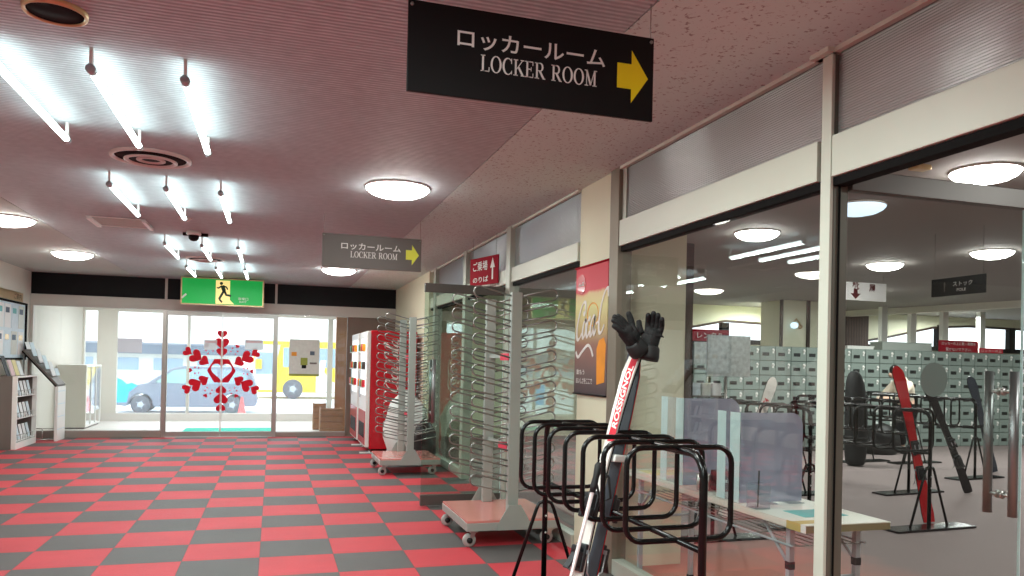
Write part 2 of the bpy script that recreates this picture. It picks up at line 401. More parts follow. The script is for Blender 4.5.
    def build(self, name, mat, parent=None, bevel=0, seg=2, subsurf=0, world=True):
        off = loc_of(parent) if (parent is not None and world) else Vector((0, 0, 0))
        me = bpy.data.meshes.new(name)
        me.from_pydata([p - off for p in self.v], [], self.f)
        bm = bmesh.new(); bm.from_mesh(me); bmesh.ops.recalc_face_normals(bm, faces=bm.faces); bm.to_mesh(me); bm.free()
        me.polygons.foreach_set('use_smooth', self.s)
        me.update()
        me.materials.append(mat)
        o = bpy.data.objects.new(name, me); COL.objects.link(o)
        if parent is not None: o.parent = parent
        if bevel:
            b = o.modifiers.new('bevel', 'BEVEL'); b.width = bevel; b.segments = seg; b.limit_method = 'ANGLE'; b.angle_limit = 0.7
        if subsurf:
            s = o.modifiers.new('sub', 'SUBSURF'); s.levels = subsurf; s.render_levels = subsurf
        return o

def tag(o, label=None, cat=None, group=None, kind=None):
    if label: o['label'] = label
    if cat: o['category'] = cat
    if group: o['group'] = group
    if kind: o['kind'] = kind
    return o
def thing(name, label, cat, loc=(0, 0, 0), group=None):
    o = bpy.data.objects.new(name, None); COL.objects.link(o); o.location = loc
    o.empty_display_size = 0.1
    return tag(o, label, cat, group)
def kids(o): return [c for c in COL.objects if c.parent == o]
def copy_tree(o, parent=None):
    c = o.copy(); COL.objects.link(c)
    if parent is not None: c.parent = parent
    for ch in kids(o): copy_tree(ch, c)
    return c
def struct(o, label=None):
    o['kind'] = 'structure'
    if label: o['label'] = label; o['category'] = 'setting'
    return o
def SB(name, mat, x0, x1, y0, y1, z0, z1, parent=None, bevel=0):
    o = MB().box(x0, x1, y0, y1, z0, z1).build(name, mat, parent, bevel)
    if parent is None: struct(o)
    return o

X, Y, Z = Vector((1, 0, 0)), Vector((0, 1, 0)), Vector((0, 0, 1))
def text(s, name, mat, parent, o, a, b, h=None, w=None, shear=0.0, bold=0.0, depth=0.002, spacing=1.0, linegap=1.0):
    """lettering centred on o, running along a, upright along b"""
    c = bpy.data.curves.new('lettering', 'FONT'); c.body = s; c.size = 1; c.align_x = 'CENTER'; c.shear = shear; c.offset = bold; c.extrude = 0
    c.space_character = spacing; c.space_line = linegap; c.resolution_u = 3
    t = bpy.data.objects.new('lettering', c); COL.objects.link(t)
    dg = bpy.context.evaluated_depsgraph_get()
    me = bpy.data.meshes.new_from_object(t.evaluated_get(dg))
    bpy.data.objects.remove(t); bpy.data.curves.remove(c)
    xs = [v.co.x for v in me.vertices]; ys = [v.co.y for v in me.vertices]
    x0, x1, y0, y1 = min(xs), max(xs), min(ys), max(ys)
    if h and w: sx, sy = w / (x1 - x0), h / (y1 - y0)
    elif h: sx = sy = h / (y1 - y0)
    else: sx = sy = w / (x1 - x0)
    o, a, b = Vector(o), Vector(a), Vector(b); nrm = a.cross(b)
    off = loc_of(parent)
    for v in me.vertices:
        v.co = o + a * ((v.co.x - (x0 + x1) / 2) * sx) + b * ((v.co.y - (y0 + y1) / 2) * sy) + nrm * depth - off
    me.materials.clear(); me.materials.append(mat)
    ob = bpy.data.objects.new(name, me); COL.objects.link(ob); ob.parent = parent
    return ob

def arc(cx, cy, rx, ry, a0, a1, n=12):
    return [(cx + rx * math.cos(math.radians(a0 + (a1 - a0) * i / n)), cy + ry * math.sin(math.radians(a0 + (a1 - a0) * i / n))) for i in range(n + 1)]
def rrect(x0, x1, y0, y1, r, n=5):
    return arc(x1 - r, y1 - r, r, r, 0, 90, n) + arc(x0 + r, y1 - r, r, r, 90, 180, n) + arc(x0 + r, y0 + r, r, r, 180, 270, n) + arc(x1 - r, y0 + r, r, r, 270, 360, n)
def catmull(P, n=6):
    out = []
    Q = [P[0]] + list(P) + [P[-1]]
    for i in range(1, len(Q) - 2):
        p0, p1, p2, p3 = Q[i - 1], Q[i], Q[i + 1], Q[i + 2]
        for k in range(n):
            t = k / n
            out.append(tuple(0.5 * (2 * p1[j] + (p2[j] - p0[j]) * t + (2 * p0[j] - 5 * p1[j] + 4 * p2[j] - p3[j]) * t * t + (3 * p1[j] - p0[j] - 3 * p2[j] + p3[j]) * t ** 3) for j in range(len(p1))))
    out.append(tuple(P[-1])); return out
def heart2d(cx, cy, s, rot, n=28):
    P = []
    for i in range(n):
        t = 2 * PI * i / n
        x = 16 * math.sin(t) ** 3 / 32; y = (13 * math.cos(t) - 5 * math.cos(2 * t) - 2 * math.cos(3 * t) - math.cos(4 * t)) / 32
        x *= s; y *= s
        P.append((cx + x * math.cos(rot) - y * math.sin(rot), cy + x * math.sin(rot) + y * math.cos(rot)))
    return P

# serif capitals for the LOCKER ROOM boards
def serif(mb, s, o, a, b, d, h, w):
    S, T = 0.15, 0.055
    adv = {'L': 0.74, 'O': 0.92, 'C': 0.86, 'K': 0.90, 'E': 0.76, 'R': 0.88, 'M': 1.08, ' ': 0.42}
    tot = sum(adv[c] for c in s) + 0.06 * (len(s) - 1); k = w / tot; x = -tot / 2
    o, a, b, d = Vector(o), Vector(a), Vector(b), Vector(d)
    for ch in s:
        oo = o + a * (x * k) - b * (h / 2); A, B = a * k, b * h
        rect = lambda x0, x1, y0, y1: mb.prism([(x0, y0), (x1, y0), (x1, y1), (x0, y1)], oo, A, B, d)
        stem = lambda x0, wd=0.36: (rect(x0, x0 + S, 0, 1), rect(x0 + S / 2 - wd / 2, x0 + S / 2 + wd / 2, 1 - T, 1), rect(x0 + S / 2 - wd / 2, x0 + S / 2 + wd / 2, 0, T))
        if ch == 'L':
            stem(0.11); rect(0.2, 0.72, 0, T); rect(0.66, 0.72, 0, 0.28)
        elif ch == 'E':
            stem(0.11); rect(0.2, 0.70, 0, T); rect(0.2, 0.68, 1 - T, 1); rect(0.2, 0.54, 0.49, 0.49 + T)
            rect(0.65, 0.70, 0, 0.27); rect(0.63, 0.68, 0.75, 1); rect(0.49, 0.54, 0.40, 0.64)
        elif ch == 'O':
            mb.ring(arc(0.46, 0.5, 0.45, 0.52, 0, 360, 32)[:-1], arc(0.46, 0.5, 0.29, 0.465, 0, 360, 32)[:-1], oo, A, B, d)
        elif ch == 'C':
            P = arc(0.46, 0.5, 0.37, 0.49, 42, 318, 24); W = [0.055 + 0.11 * max(0, -math.cos(math.radians(42 + 276 * i / 24))) for i in range(25)]
            mb.ribbon(P, W, oo, A, B, d); rect(0.72, 0.78, 0.68, 1.0); rect(0.74, 0.79, 0.04, 0.26)
        elif ch == 'K':
            stem(0.11); mb.ribbon([(0.22, 0.36), (0.74, 0.96)], 0.06, oo, A, B, d); mb.ribbon([(0.40, 0.56), (0.78, 0.04)], 0.15, oo, A, B, d)
            rect(0.58, 0.88, 1 - T, 1); rect(0.62, 0.92, 0, T)
        elif ch == 'R':
            stem(0.11); mb.ribbon([(0.22, 0.97)] + arc(0.46, 0.735, 0.2, 0.235, 90, -90, 12) + [(0.22, 0.5)], [0.055] + [0.06 + 0.08 * math.sin(PI * i / 12) for i in range(13)] + [0.055], oo, A, B, d)
            mb.ribbon([(0.42, 0.5), (0.76, 0.03)], 0.15, oo, A, B, d); rect(0.68, 0.9, 0, T)
        elif ch == 'M':
            rect(0.14, 0.20, 0, 1); rect(0.80, 0.95, 0, 1)
            mb.ribbon([(0.17, 0.97), (0.53, 0.05)], 0.15, oo, A, B, d); mb.ribbon([(0.53, 0.05), (0.85, 0.97)], 0.06, oo, A, B, d)
            rect(0.0, 0.26, 1 - T, 1); rect(0.02, 0.32, 0, T); rect(0.82, 1.08, 1 - T, 1); rect(0.70, 1.06, 0, T)
        x += adv[ch] + 0.06

# flowing script lettering
SCRIPT = [
    [(0.95, 0.78), (0.86, 0.98), (0.62, 1.0), (0.30, 0.76), (0.10, 0.36), (0.16, 0.06), (0.40, 0.0), (0.70, 0.16)],
    [(0.95, 0.78), (0.84, 0.66), (0.72, 0.74)],
    [(1.02, 0.50), (0.82, 0.40), (0.76, 0.14), (0.88, 0.0), (1.06, 0.12), (1.10, 0.38), (1.00, 0.50), (1.12, 0.44)],
    [(1.52, 0.44), (1.40, 0.52), (1.22, 0.34), (1.20, 0.08), (1.34, 0.0), (1.54, 0.14)],
    [(2.0, 0.46), (1.84, 0.52), (1.64, 0.32), (1.62, 0.06), (1.74, 0.0), (1.92, 0.2), (2.02, 0.5), (1.96, 0.14), (2.06, 0.0), (2.2, 0.14)],
    [(2.16, 0.28), (2.36, 0.32)],
    [(3.25, 0.90), (3.12, 1.12), (2.86, 1.08), (2.58, 0.76), (2.46, 0.34), (2.54, 0.04), (2.78, 0.0), (3.02, 0.18)],
    [(3.25, 0.90), (3.10, 0.82), (3.02, 0.90)],
    [(3.34, 0.50), (3.14, 0.40), (3.08, 0.14), (3.20, 0.0), (3.38, 0.12), (3.42, 0.38), (3.32, 0.50), (3.46, 0.44)],
    [(3.50, 0.30), (3.76, 0.72), (3.90, 1.12), (3.80, 1.18), (3.66, 0.80), (3.58, 0.24), (3.66, 0.0), (3.84, 0.14)],
    [(4.30, 0.46), (4.14, 0.52), (3.94, 0.32), (3.92, 0.06), (4.04, 0.0), (4.22, 0.2), (4.32, 0.5), (4.26, 0.14), (4.38, 0.0), (4.56, 0.16)],
    [(0.36, -0.10), (0.9, -0.22), (1.6, -0.16), (2.2, -0.24), (3.0, -0.10)],
]
def script_text(mb, o, a, b, d, w, tail=True, upto=99):
    """the cola lettering, w long, starting at o"""
    k = w / 4.7
    for si, st in enumerate(SCRIPT):
        if si >= upto or (si == len(SCRIPT) - 1 and not tail): continue
        P = [(p[0] + 0.22 * p[1], p[1]) for p in catmull(st, 6)]
        W = []
        for i in range(len(P)):
            p0, p1 = P[max(0, i - 1)], P[min(len(P) - 1, i + 1)]
            ang = math.atan2(p1[1] - p0[1], p1[0] - p0[0])
            W.append(0.05 + 0.10 * abs(math.sin(ang - 0.35)))
        W[0] = W[-1] = 0.03
        mb.ribbon(P, W, o, Vector(a) * k, Vector(b) * k, d)
    return mb

# ------------------------------------------------------------------ camera
F, CX, CY, H = 769.0, 512.0, 358.0, 1.37
dY = Vector((273 - CX, 359 - CY, F)).normalized()
dX = Vector((2985 - CX, 420 - CY, F)); dX = (dX - dY * dX.dot(dY)).normalized()
dZ = -dX.cross(dY)
if dZ.y > 0: dZ = -dZ
cam_d = bpy.data.cameras.new('camera'); cam = bpy.data.objects.new('camera', cam_d); COL.objects.link(cam)
right = Vector((dX.x, dY.x, dZ.x)); down = Vector((dX.y, dY.y, dZ.y)); fwd = Vector((dX.z, dY.z, dZ.z))
mw = Matrix.Identity(4)
for i in range(3):
    mw[i][0] = right[i]; mw[i][1] = -down[i]; mw[i][2] = -fwd[i]
mw[2][3] = H
cam.matrix_world = mw
cam_d.sensor_width = 36; cam_d.lens = 36 * F / 1024; cam_d.shift_y = (CY - 288) / 1024
cam_d.clip_start = 0.05; cam_d.clip_end = 300
SC.camera = cam
# ------------------------------------------------------------------ setting
PX = 2.185            # plane of the glazed partition
XL, YF, YB = -3.78, 14.25, -3.5
CZ = 2.70
SB('floor', m_carpet, XL, PX + 0.02, YB, YF - 0.06, -0.1, 0.0)
SB('floor_locker_room', locker_floor_mat(), PX + 0.02, 19, YB, 14.1, -0.1, 0.0)
SB('ceiling', m_ceil, -2.25, 1.30, YB, YF, CZ, CZ + 0.1)
SB('ceiling_right', m_ceil_r, 1.306, PX + 0.04, YB, YF, CZ, CZ + 0.1)
SB('ceiling_left', m_ceil_l, XL, -2.256, YB, YF, CZ, CZ + 0.1)
SB('ceiling_backing', m_seam, XL, PX + 0.04, YB, YF, CZ + 0.1, CZ + 0.16)
SB('ceiling_locker_room', m_ceil_lock, PX + 0.04, 19, YB, 14.1, CZ, CZ + 0.1)
SB('wall_left', m_wall, XL - 0.12, XL, YB, YF + 3.65, -0.1, CZ + 0.1)
SB('wall_back', m_wall, XL, 19, YB - 0.1, YB, -0.1, CZ + 0.1)
SB('wall_right', m_cream, 2.15, 2.30, 11.06, YF + 0.1, -0.1, CZ)
SB('wall_locker_right', m_cream, 19, 19.1, YB, 14.2, -0.1, CZ + 0.1)
SB('pillar_wall', m_cream, PX + 0.005, 2.76, 4.80, 5.38, 0, CZ)
SB('trim_1', m_darkwood, 2.76, 2.82, 4.80, 4.86, 0.7, 2.25)
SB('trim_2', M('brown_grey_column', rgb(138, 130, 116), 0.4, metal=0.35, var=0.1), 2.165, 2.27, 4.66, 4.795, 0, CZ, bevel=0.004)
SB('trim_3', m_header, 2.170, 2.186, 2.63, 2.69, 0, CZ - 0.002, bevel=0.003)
SB('trim_50', M('shaded_post_side', rgb(112, 114, 104), 0.4, metal=0.3), 2.188, 2.262, 2.632, 2.69, 0, CZ - 0.002, bevel=0.003)  # darker grey puts the shade on the post's near side into the colour
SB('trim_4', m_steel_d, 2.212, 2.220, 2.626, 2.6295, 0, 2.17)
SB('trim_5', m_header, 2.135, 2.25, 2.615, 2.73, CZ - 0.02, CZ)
for i, y in enumerate((7.06, 8.84, 10.62)):
    SB('trim_%d' % (6 + i), m_post, 2.15, 2.25, y, y + 0.13, 0, CZ, bevel=0.004)
# header beams
SB('trim_9', m_header, 2.170, 2.26, YB, 2.625, 2.17, 2.34, bevel=0.003)
SB('trim_10', m_header, 2.170, 2.26, 2.715, 4.655, 2.17, 2.34, bevel=0.003)
SB('trim_11', m_header, 2.170, 2.26, 5.385, 11.05, 2.16, 2.30, bevel=0.003)
SB('trim_12', m_steel_d, 2.185, 2.245, YB, 4.655, 2.135, 2.168)
SB('trim_13', m_steel_d, 2.185, 2.245, 5.385, 11.05, 2.125, 2.158)
SB('trim_14', m_header, 2.165, 2.19, YB, 4.655, CZ - 0.02, CZ - 0.001)
SB('trim_15', m_header, 2.165, 2.19, 5.385, 11.05, CZ - 0.02, CZ - 0.001)
# sills
SB('baseboard_right', m_post, 2.165, 2.25, 2.715, 4.655, 0, 0.10, bevel=0.004)
SB('baseboard_right_middle', m_post, 2.165, 2.25, 5.385, 7.055, 0, 0.10, bevel=0.004)
SB('baseboard_right_far', m_post, 2.165, 2.25, 8.975, 10.615, 0, 0.10, bevel=0.004)
SB('baseboard_left', m_curb, XL, XL + 0.02, YB, YF - 0.06, 0, 0.10)
# glazing of the partition
def pane(name, y0, y1, z0, z1, mat=m_glass, x=2.2):
    o = SB(name, mat, x, x + 0.008, y0, y1, z0, z1); return o
pane('window_1', 2.715, 4.655, 0.10, 2.135)
pane('window_2', 5.385, 7.055, 0.10, 2.125)
pane('window_3', 8.975, 10.615, 0.10, 2.125)
for i, (a, b) in enumerate(((YB, 2.625), (2.715, 4.655), (5.385, 7.055), (7.195, 8.835), (8.975, 10.615))):
    pane('window_%d' % (4 + i), a, b, 2.30 if i > 1 else 2.34, CZ - 0.02, m_transom, 2.20)
SB('trim_16', m_post, 2.19, 2.22, 4.60, 4.655, 2.34, CZ)

# far end: black band, beam, doors
SB('trim_17', m_black, XL, 2.15, YF, YF + 0.08, 2.345, CZ)
for i, x in enumerate((-1.76, 0.03)):
    SB('trim_%d' % (18 + i), m_beam, x - 0.02, x + 0.02, YF - 0.02, YF, 2.345, CZ)
SB('trim_20', m_beam, XL, 2.15, YF - 0.05, YF + 0.12, 2.16, 2.345, bevel=0.004)
SB('baseboard_far', m_curb, XL, -1.78, YF - 0.06, YF + 0.10, 0, 0.115, bevel=0.004)
SB('baseboard_far_right', m_curb, 0.07, 1.28, YF - 0.06, YF + 0.10, 0, 0.08, bevel=0.004)
for i, x in enumerate((-1.77, 0.045)):
    SB('trim_%d' % (21 + i), m_steel, x - 0.03, x + 0.03, YF - 0.04, YF + 0.06, 0, 2.16)
SB('trim_23', m_beam, XL, XL + 0.05, YF - 0.04, YF + 0.06, 0.115, 2.16)
w = SB('window_9', m_glass_ent, XL + 0.05, -1.80, YF + 0.02, YF + 0.03, 0.115, 2.16)
w = SB('window_10', m_glass_ent, 0.075, 1.28, YF + 0.02, YF + 0.03, 0.08, 2.16)
SB('wall_far_right', M('taupe_wall', rgb(128, 112, 100), 0.6), 1.28, 2.15, YF, YF + 0.1, 0, 2.16)
for nm, x0, x1 in (('door_1', -1.74, -0.853), ('door_2', -0.847, 0.015)):
    d = SB(nm, m_steel, x0, x1, YF, YF + 0.035, 2.08, 2.155)
    SB('bottom_rail', m_steel, x0, x1, YF, YF + 0.035, 0.005, 0.09, d)
    SB('glass_pane', m_glass_ent, x0 + 0.012, x1 - 0.012, YF + 0.012, YF + 0.022, 0.09, 2.08, d)
    e0 = x0 if nm == 'door_1' else x1 - 0.02
    SB('stile', m_steel, e0, e0 + 0.02, YF, YF + 0.035, 0.09, 2.08, d)
    s0 = x1 - 0.012 if nm == 'door_1' else x0
    SB('edge_strip', m_white, s0, s0 + 0.012, YF + 0.005, YF + 0.03, 0.09, 2.08, d)

# vestibule and outside glazing
YO = 17.9
SB('floor_vestibule', m_tile, XL, 6, YF - 0.06, YO + 0.1, -0.1, 0.0)
SB('ceiling_vestibule', m_wall, XL, 6, YF + 0.12, YO + 0.1, CZ - 0.1, CZ)
SB('wall_vestibule_right', m_wall, 6, 6.1, YF, YO + 0.1, 0, CZ)
SB('trim_24', m_wall, XL, 6, YO - 0.05, YO + 0.1, 2.30, CZ)
SB('baseboard_outer', m_tile, XL, 6, YO - 0.05, YO + 0.12, -0.02, 0.16)
for i, (x0, x1, mm) in enumerate(((-3.78, -3.74, m_wall), (-3.50, -3.127, m_wall), (-1.77, -1.71, m_beam), (1.18, 1.29, m_beam), (2.3, 2.36, m_beam))):
    SB('trim_%d' % (25 + i), mm, x0, x1, YO - 0.05, YO + 0.07, 0.16, 2.30)
for i, (x0, x1) in enumerate(((-3.74, -3.50), (-3.127, -1.77), (-1.71, 1.18), (1.29, 2.3), (2.36, 6.0))):
    SB('window_%d' % (11 + i), m_glass_ent, x0, x1, YO, YO + 0.01, 0.16, 2.30)
SB('trim_30', m_woodcol, 1.16, 1.37, 15.2, 15.36, 0, CZ - 0.1)
# ground outside
SB('ground', m_snow, -60, 70, YO + 0.13, 120, -0.9, -0.65)

# locker room far side: wall band, windows with bowed heads, sill
YW = 14.05
def onY(u, v, y):
    r = Vector((dX.dot((u - CX, v - CY, F)), dY.dot((u - CX, v - CY, F)), dZ.dot((u - CX, v - CY, F))))
    return Vector((0, 0, H)) + r * (y / r.y)
HEADS = [(8.0, 2.24), (8.32, 2.26), (9.02, 2.40), (10.45, 2.36), (11.2, 2.05), (12.6, 2.09), (13.25, 2.2), (14.55, 2.46), (15.6, 2.52), (17.6, 2.50), (19.0, 2.3)]
mb = MB()
hi = HEADS
for (xa, za), (xb, zb) in zip(hi, hi[1:]):
    mb.prism([(xa, za), (xb, zb), (xb, CZ), (xa, CZ)], (0, YW, 0), X, Z, (0, 0.12, 0))
mb.box(2.2, 8.0, YW, YW + 0.12, 0, CZ)
mb.box(8.0, 19, YW, YW + 0.12, 0, 1.92)
struct(mb.build('wall_locker_far', m_cream))
mb = MB()
mb.tube([(x, YW + 0.02, z - 0.02) for x, z in hi], 0.035, 4)
struct(mb.build('trim_31', m_darkwood))
for i, x in enumerate((9.02, 10.42, 12.2, 14.72, 16.9)):
    SB('trim_%d' % (32 + i), m_steel_d, x - 0.09, x + 0.09, YW - 0.02, YW + 0.10, 1.92, 2.5 if x > 13 else 2.34)
SB('trim_37', m_steel_d, 8.0, 19, YW - 0.04, YW, 1.90, 2.0)
SB('window_16', m_glass_ent, 8.0, 19, YW + 0.08, YW + 0.09, 1.92, 2.6)
SB('pillar_wall_locker', m_cream, 9.15, 9.92, 12.3, 13.0, 0, CZ)
SB('trim_38', m_darkwood, 9.11, 9.145, 12.30, 12.36, 0, CZ)
SB('trim_39', m_darkwood, 9.66, 9.72, 12.26, 12.30, 1.8, CZ)
# white soffit along the right of the hall with its slim posts
mb = MB(); mb.prism([(11.9, 13.9), (12.75, 8.9), (12.95, 8.9), (12.1, 13.9)], (0, 0, 2.58), X, Y, (0, 0, 0.12))
struct(mb.build('trim_40', m_wall))
SB('curtain_wall', m_curtain, 11.25, 12.55, YW - 0.16, YW - 0.05, 1.0, 2.62)
for i, u in enumerate((883, 912, 944, 981)):
    x = onY(u, 340, 12.6).x
    SB('trim_%d' % (41 + i), m_white, x - 0.07, x + 0.07, 12.56, 12.66, 0, CZ)

# ------------------------------------------------------------------ lights on the ceiling
ROWS = [('nearest', 3.73, 4.97), ('second', 6.18, 7.42), ('third', 9.16, 10.40), ('farthest', 11.36, 12.58)]
COLS = [('left', -1.160), ('middle', -0.782), ('right', -0.405)]
tube0 = None
for rn, y0, y1 in ROWS:
    for cn, x in COLS:
        yc = (y0 + y1) / 2
        lab = '%s glowing tube of the %s row of three on the ribbed ceiling' % (cn, rn)
        if tube0 is None:
            t = thing('tube_light', lab, 'ceiling light', (x, yc, 2.62), 'tube lights in threes along the ceiling')
            L2 = 0.61
            MB().tube([(x, yc - L2, 2.605), (x, yc + L2, 2.605)], 0.017, 12).build('glass_tube', m_tube, t)
            for s in (-1, 1):
                e = MB().lathe([(0.0, -0.02), (0.021, -0.02), (0.021, 0.02), (0.0, 0.02)], (x, yc + s * (L2 + 0.018), 2.605), 'Y', 14)
                e.build('end_cap', m_bind_s, t)
                MB().box(x - 0.007, x + 0.007, yc + s * (L2 + 0.018) - 0.012, yc + s * (L2 + 0.018) + 0.012, 2.62, CZ).build('socket', m_white, t)
            tube0 = t
        else:
            c = copy_tree(tube0); c.location = (x, yc, 2.62); c['label'] = lab

def dome_light(name, lab, x, y, r, mat, group, rim=True):
    t = thing(name, lab, 'ceiling light', (x, y, CZ), group)
    MB().lathe([(0.0, -0.085), (r * 0.35, -0.082), (r * 0.68, -0.066), (r * 0.88, -0.044), (r * 0.97, -0.022), (r * 0.97, -0.012)], (x, y, CZ), 'Z', 40).build('shade', mat, t)
    MB().lathe([(r * 0.5, -0.006), (r * 0.985, -0.016), (r, -0.010), (r, -0.0005)], (x, y, CZ), 'Z', 40).build('base_ring', m_white, t)
    return t
G = 'round dome lights on the hall ceiling'
d0 = dome_light('dome_light', 'large round dome light nearest, right of the tube lights', 0.875, 5.84, 0.245, m_dome, G)
for x, y, lab in ((0.888, 11.46, 'round dome light below and behind the far grey locker room sign'), (-2.54, 11.33, 'round dome light on the left ceiling above the notice board end'), (-2.53, 8.69, 'round dome light cut by the left edge of the picture')):
    c = copy_tree(d0); c.location = (x, y, CZ); c['label'] = lab
G = 'round dome lights in the locker room'
l0 = dome_light('dome_light', 'dome light seen above the open glass door rail', 4.38, 3.85, 0.21, m_dome, G)
for x, y, lab in ((4.425, 6.375, 'dome light behind the glass pane left of the near post'), (7.10, 7.61, 'dome light with a dark rim, beside the white arrow sign in the locker room'), (7.34, 6.35, 'dome light above the dark pole sign in the locker room'), (9.2, 10.2, 'farthest dome light in the locker room, above the sage lockers')):
    c = copy_tree(l0); c.location = (x, y, CZ); c['label'] = lab
dome_light('dome_light', 'bluish dome light seen through the open glass door beside the post', 4.416, 5.03, 0.215, m_dome_b, G)

def diffuser(name, lab, cat, x, y, r):
    t = thing(name, lab, cat, (x, y, CZ))
    MB().lathe([(0, -0.004), (r * 0.9, -0.004), (r * 0.9, -0.001), (0, -0.001)], (x, y, CZ), 'Z', 40).build('recess', m_dark, t)
    for rr, dz in ((1.0, 0.02), (0.66, 0.035), (0.36, 0.03)):
        MB().lathe([(r * rr - 0.03, -dz + 0.012), (r * rr - 0.022, -dz), (r * rr, -dz + 0.004), (r * rr, -0.001 if rr == 1 else -dz + 0.010)], (x, y, CZ), 'Z', 40, cap=False).build('ring', m_vent, t)
    return t
diffuser('air_diffuser', 'round ringed air diffuser behind the nearest row of tube lights', 'air vent', -0.81, 5.62, 0.25)
diffuser('air_diffuser', 'round ringed air diffuser above the green exit sign', 'air vent', -0.9, 11.1, 0.25)
t = thing('ceiling_speaker', 'dark round ceiling speaker with a pale brass rim, top left corner', 'speaker', (-0.835, 3.36, CZ))
MB().lathe([(0, -0.014), (0.098, -0.012), (0.098, -0.001), (0, -0.001)], (-0.835, 3.36, CZ), 'Z', 40).build('grille', m_dark, t)
MB().lathe([(0.099, -0.014), (0.104, -0.020), (0.112, -0.018), (0.115, -0.0005)], (-0.835, 3.36, CZ), 'Z', 40, cap=False).build('rim', m_brass, t)
# access hatch
t = thing('ceiling_hatch', 'square access hatch with two white edges left of the second tube row', 'hatch', (-1.48, 8.45, CZ))
MB().box(-1.70, -1.25, 8.20, 8.72, CZ - 0.004, CZ - 0.001).build('panel', m_ceil_l, t)
for x in (-1.735, -1.25): MB().box(x, x + 0.035, 8.20, 8.72, CZ - 0.030, CZ - 0.0045).build('edge_strip', m_white, t)
for y in (8.185, 8.725): MB().box(-1.735, -1.215, y, y + 0.010, CZ - 0.012, CZ - 0.0045).build('frame_bar', m_white, t)
t = thing('smoke_detector', 'small white ring detector on the ceiling past the second tube row', 'smoke detector', (-0.83, 7.95, CZ))
MB().lathe([(0.0, -0.03), (0.03, -0.03), (0.05, -0.012), (0.06, -0.0005)], (-0.83, 7.95, CZ), 'Z', 24).build('housing', m_vent, t)
t = thing('security_camera', 'small dark dome camera on the ceiling before the third tube row', 'camera', (-0.83, 8.75, CZ))
MB().lathe([(0.07, -0.0005), (0.075, -0.03), (0.06, -0.045)], (-0.83, 8.75, CZ), 'Z', 24).build('base', m_white, t)
MB().lathe([(0.055, -0.045), (0.05, -0.08), (0.03, -0.10), (0, -0.108)], (-0.83, 8.75, CZ), 'Z', 24).build('dome', m_black, t)
MB().box(-0.95, -0.70, 8.86, 8.90, CZ - 0.03, CZ - 0.0005).build('bracket', m_dark, t)
t = thing('smoke_detector', 'small tan box detector on the locker room ceiling above the glass door', 'smoke detector', (3.908, 3.908, CZ))
p = (3.908, 3.908)
MB().box(p[0] - 0.06, p[0] + 0.06, p[1] - 0.04, p[1] + 0.04, CZ - 0.035, CZ - 0.0005).build('housing', m_brass, t, bevel=0.01)

# ------------------------------------------------------------------ hanging locker room signs
def locker_sign(lab, y, board, arrow, z0=2.268, z1=2.573):
    x0, x1 = 0.400, 1.303
    t = thing('hanging_sign', lab, 'sign', (0.854, y, z0), 'locker room signs hung from the ceiling')
    MB().box(x0, x1, y, y + 0.012, z0, z1).build('board', board, t, bevel=0.002)
    W, Hh = x1 - x0, z1 - z0; f = y - 0.0015
    text('ロッカールーム', 'japanese_lettering', m_letter, t, (x0 + W * 0.485, f, z1 - Hh * 0.345), X, Z, w=W * 0.60, h=Hh * 0.205, bold=0.012)
    mb = MB(); serif(mb, 'LOCKER ROOM', (x0 + W * 0.515, f, z1 - Hh * 0.585), X, Z, (0, 0.0014, 0), Hh * 0.185, W * 0.475); mb.build('english_lettering', m_letter, t)
    ax, az = x0 + W * 0.915, z1 - Hh * 0.50
    MB().prism([(-0.068, -0.045), (-0.012, -0.045), (-0.012, -0.095), (0.054, 0.0), (-0.012, 0.095), (-0.012, 0.045), (-0.068, 0.045)], (ax, f, az), X, Z, (0, 0.0014, 0)).build('arrow', arrow, t)
    for x in (x0 + 0.012, x1 - 0.012):
        mb = MB(); mb.tube([(x, y + 0.006, z1 - 0.015), (x, y + 0.006, CZ)], 0.0018, 6); mb.lathe([(0, -0.003), (0.006, -0.003), (0.006, 0.003), (0, 0.003)], (x, y - 0.002, z1 - 0.016), 'Y', 10)
        mb.build('wire', m_wire, t)
    return t
locker_sign('large black locker room sign with yellow arrow, nearest, hung from the ceiling', 2.53, m_sign, m_yellow)
locker_sign('smaller looking charcoal locker room sign with lime arrow, farther down the hall', 7.13, m_sign2, m_yellow2, 2.215, 2.52)

# green emergency exit sign
y = 13.60
t = thing('exit_sign', 'backlit green emergency exit sign above the entrance doors', 'sign', (-0.82, y, 2.23))
x0, x1, z0, z1 = -1.47, -0.17, 2.235, 2.688
MB().box(x0, x1, y, y + 0.10, z0, z1).build('housing', m_brass, t, bevel=0.004)
MB().box(x0 + 0.025, x1 - 0.025, y - 0.004, y, z0 + 0.02, z1 - 0.02).build('green_panel', m_exit_g, t)
f = y - 0.006
MB().box(-0.93, -0.71, f, f + 0.002, z0 + 0.03, z1 - 0.035).build('doorway_symbol', m_exit_c, t)
MB().prism([(-0.93, z0 + 0.03), (-0.64, z0 + 0.03), (-0.74, z0 + 0.13), (-0.80, z0 + 0.10)], (0, f - 0.001, 0), X, Z, (0, 0.001, 0)).build('light_beam_symbol', m_exit_c, t)
mb = MB(); g = f - 0.003
mb.prism(arc(-0.845, z1 - 0.085, 0.026, 0.026, 0, 360, 16)[:-1], (0, g, 0), X, Z, (0, 0.002, 0))
